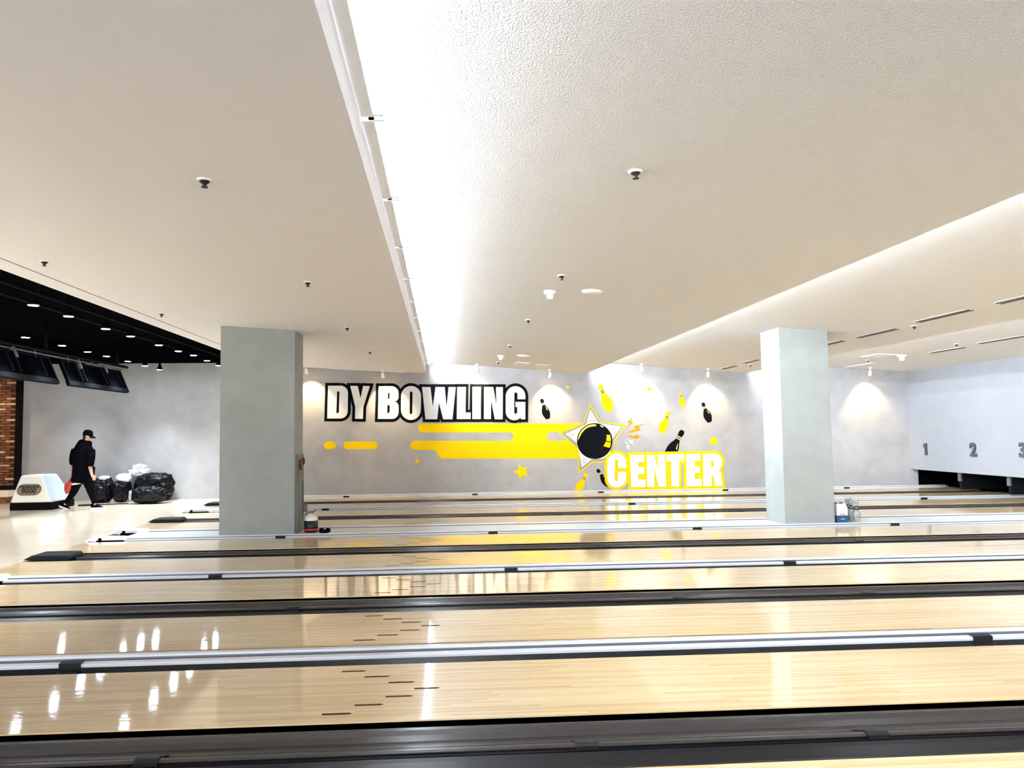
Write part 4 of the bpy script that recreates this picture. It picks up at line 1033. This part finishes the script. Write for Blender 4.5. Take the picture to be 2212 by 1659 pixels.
# oversized black top: body, hood, sleeves
top = MB()
top.tube([Q(560, 1125), Q(585, 1000), Q(610, 850), Q(632, 700), Q(640, 590), Q(640, 520), Q(655, 450)], [(.185, .17), (.180, .17), (.205, .175), (.240, .19), (.225, .185), (.195, .16), (.125, .12)], 24)
top.tube([Q(640, 1110), Q(700, 1000), Q(720, 850)], [(.16, .165), (.15, .165), (.14, .165)], 20)
top.tube([Q(800, 560, -.12), Q(815, 690, -.17), Q(805, 800, -.175), Q(798, 842, -.175)], [.10, .098, .09, .078], 16)
top.tube([Q(470, 570, .12), Q(425, 680, .15), Q(408, 770, .155), Q(412, 832, .15)], [.11, .105, .095, .072], 16)
top.tube([Q(585, 470), Q(590, 425), Q(640, 432), Q(700, 440), Q(748, 460), Q(738, 500)], [.05, .055, .075, .072, .055, .05], 12)      # collar and hood roll
top.tube([Q(560, 500, .03), Q(585, 410, .03)], [.09, .05], 12)
tp_ = remesh(top.build('hooded_top', M['cloth'], person, True), 0.016, 5)
MB().tube([Q(560, 1118), Q(565, 1150)], [(.165, .14), (.160, .135)], 24, up=Vector((0, 1, 0))).build('undershirt_hem', M['undershirt'], person, True)
tr = MB()
tr.tube([Q(530, 1080, .06), hipL + Vector((-.01, 0, -.02)), Q(470, 1200, .09), kneeL + Vector((.01, 0, 0)), Q(365, 1390, .10), ankL + Vector((0, 0, -.01))], [.11, .11, .095, .078, .064, .050], 14)
tr.tube([Q(720, 1080, -.06), hipR, Q(775, 1200, -.09), kneeR, Q(838, 1390, -.10), ankR + Vector((0, 0, -.01))], [.11, .11, .095, .078, .066, .052], 14)
tr.tube([Q(520, 1075), Q(740, 1075)], [(.10, .13), (.10, .13)], 14)
remesh(tr.build('trousers', M['denim'], person, True), 0.014, 4)
# shoes
def shoe(heel, toe, dyy, roll):
    sh = MB(); d = (toe - heel).normalized(); u = Vector((-d.z, 0, d.x)).normalized()
    if u.z < 0: u = -u
    L = (toe - heel).length
    sh.tube([heel + u * .045, heel + d * L * .25 + u * .055, heel + d * L * .6 + u * .040, toe - d * .03 + u * .022], [(.045, .04), (.055, .042), (.038, .046), (.018, .036)], 14)
    sh.tube([heel + d * L * .14 + u * .05, heel + d * L * .14 + u * .115], [.046, .05], 14)
    so = remesh(sh.build('shoe', M['cloth'], person, True), 0.009, 2)
    ms = MB()
    pts = [(-.012, .036), (.03, .044), (L * .45, .044), (L * .75, .050), (L * .95, .036), (L + .008, .012)]
    loop = [(a, b) for a, b in pts] + [(a, -b) for a, b in reversed(pts)]
    v = [heel + d * a + Vector((0, b, 0)) + u * .0 for a, b in loop] + [heel + d * a + Vector((0, b, 0)) + u * .030 for a, b in loop]
    n = len(loop); f = [(i, (i + 1) % n, n + (i + 1) % n, n + i) for i in range(n)] + [tuple(reversed(range(n))), tuple(range(n, 2 * n))]
    ms.add(v, f).build('sole', M['rubber'], so)
    return so
shoe(Q(195, 1545, .10), Q(372, 1606, .10), .10, 0)
hr = Q(800, 1558, -.10); hr.z = 0.004
tt = Q(1025, 1545, -.10); tt.z = 0.006
shoe(hr, tt, -.10, 0)

# red bag hanging from the far hand: a thing of its own
rb = MB()
rb.tube([Q(396, 1000, .14), Q(396, 1050, .14), Q(375, 1130, .14), Q(338, 1210, .14), Q(305, 1275, .14), Q(290, 1330, .14)], [(.020, .02), (.035, .035), (.08, .05), (.115, .06), (.075, .045), (.015, .012)], 14)
o = rb.build('plastic_bag', M['redbag'], None, True); remesh(o, 0.012, 2)
tag(o, 'red plastic bag hanging from the hand of the walking person', 'bag')

# warm downlight over the brick panel and the ball return, left of the photo
for (x, y) in ((-12.6, 18.6), (-13.4, 16.0), (-11.6, 19.4)):
    t = empty('ceiling_spotlight', (x, y, 4.0), 'black ceiling spotlight warming the brick panel, %s' % ('above the bench middle' if x == -12.6 else 'farthest from the bricks' if x == -13.4 else 'closest to the bricks'), 'spotlight', 'warm spotlights outside the photo')
    MB().lathe([(0.05, 0.0), (0.055, -0.12), (0.06, -0.16)], (x, y, 4.0), 14).build('housing', M['black'], t, True)
    MB().lathe([(0.045, -0.161), (0.045, -0.166)], (x, y, 4.0), 14).build('lens', M['warmdisc'], t)
    ld = bpy.data.lights.new('warm_beam', 'SPOT'); ld.energy = 130; ld.color = (1.0, 0.76, 0.50); ld.spot_size = math.radians(95); ld.spot_blend = 0.7; ld.shadow_soft_size = 0.05
    lo = bpy.data.objects.new('warm_beam', ld); COL.objects.link(lo); lo.location = (x, y, 3.8); adopt(lo, t)
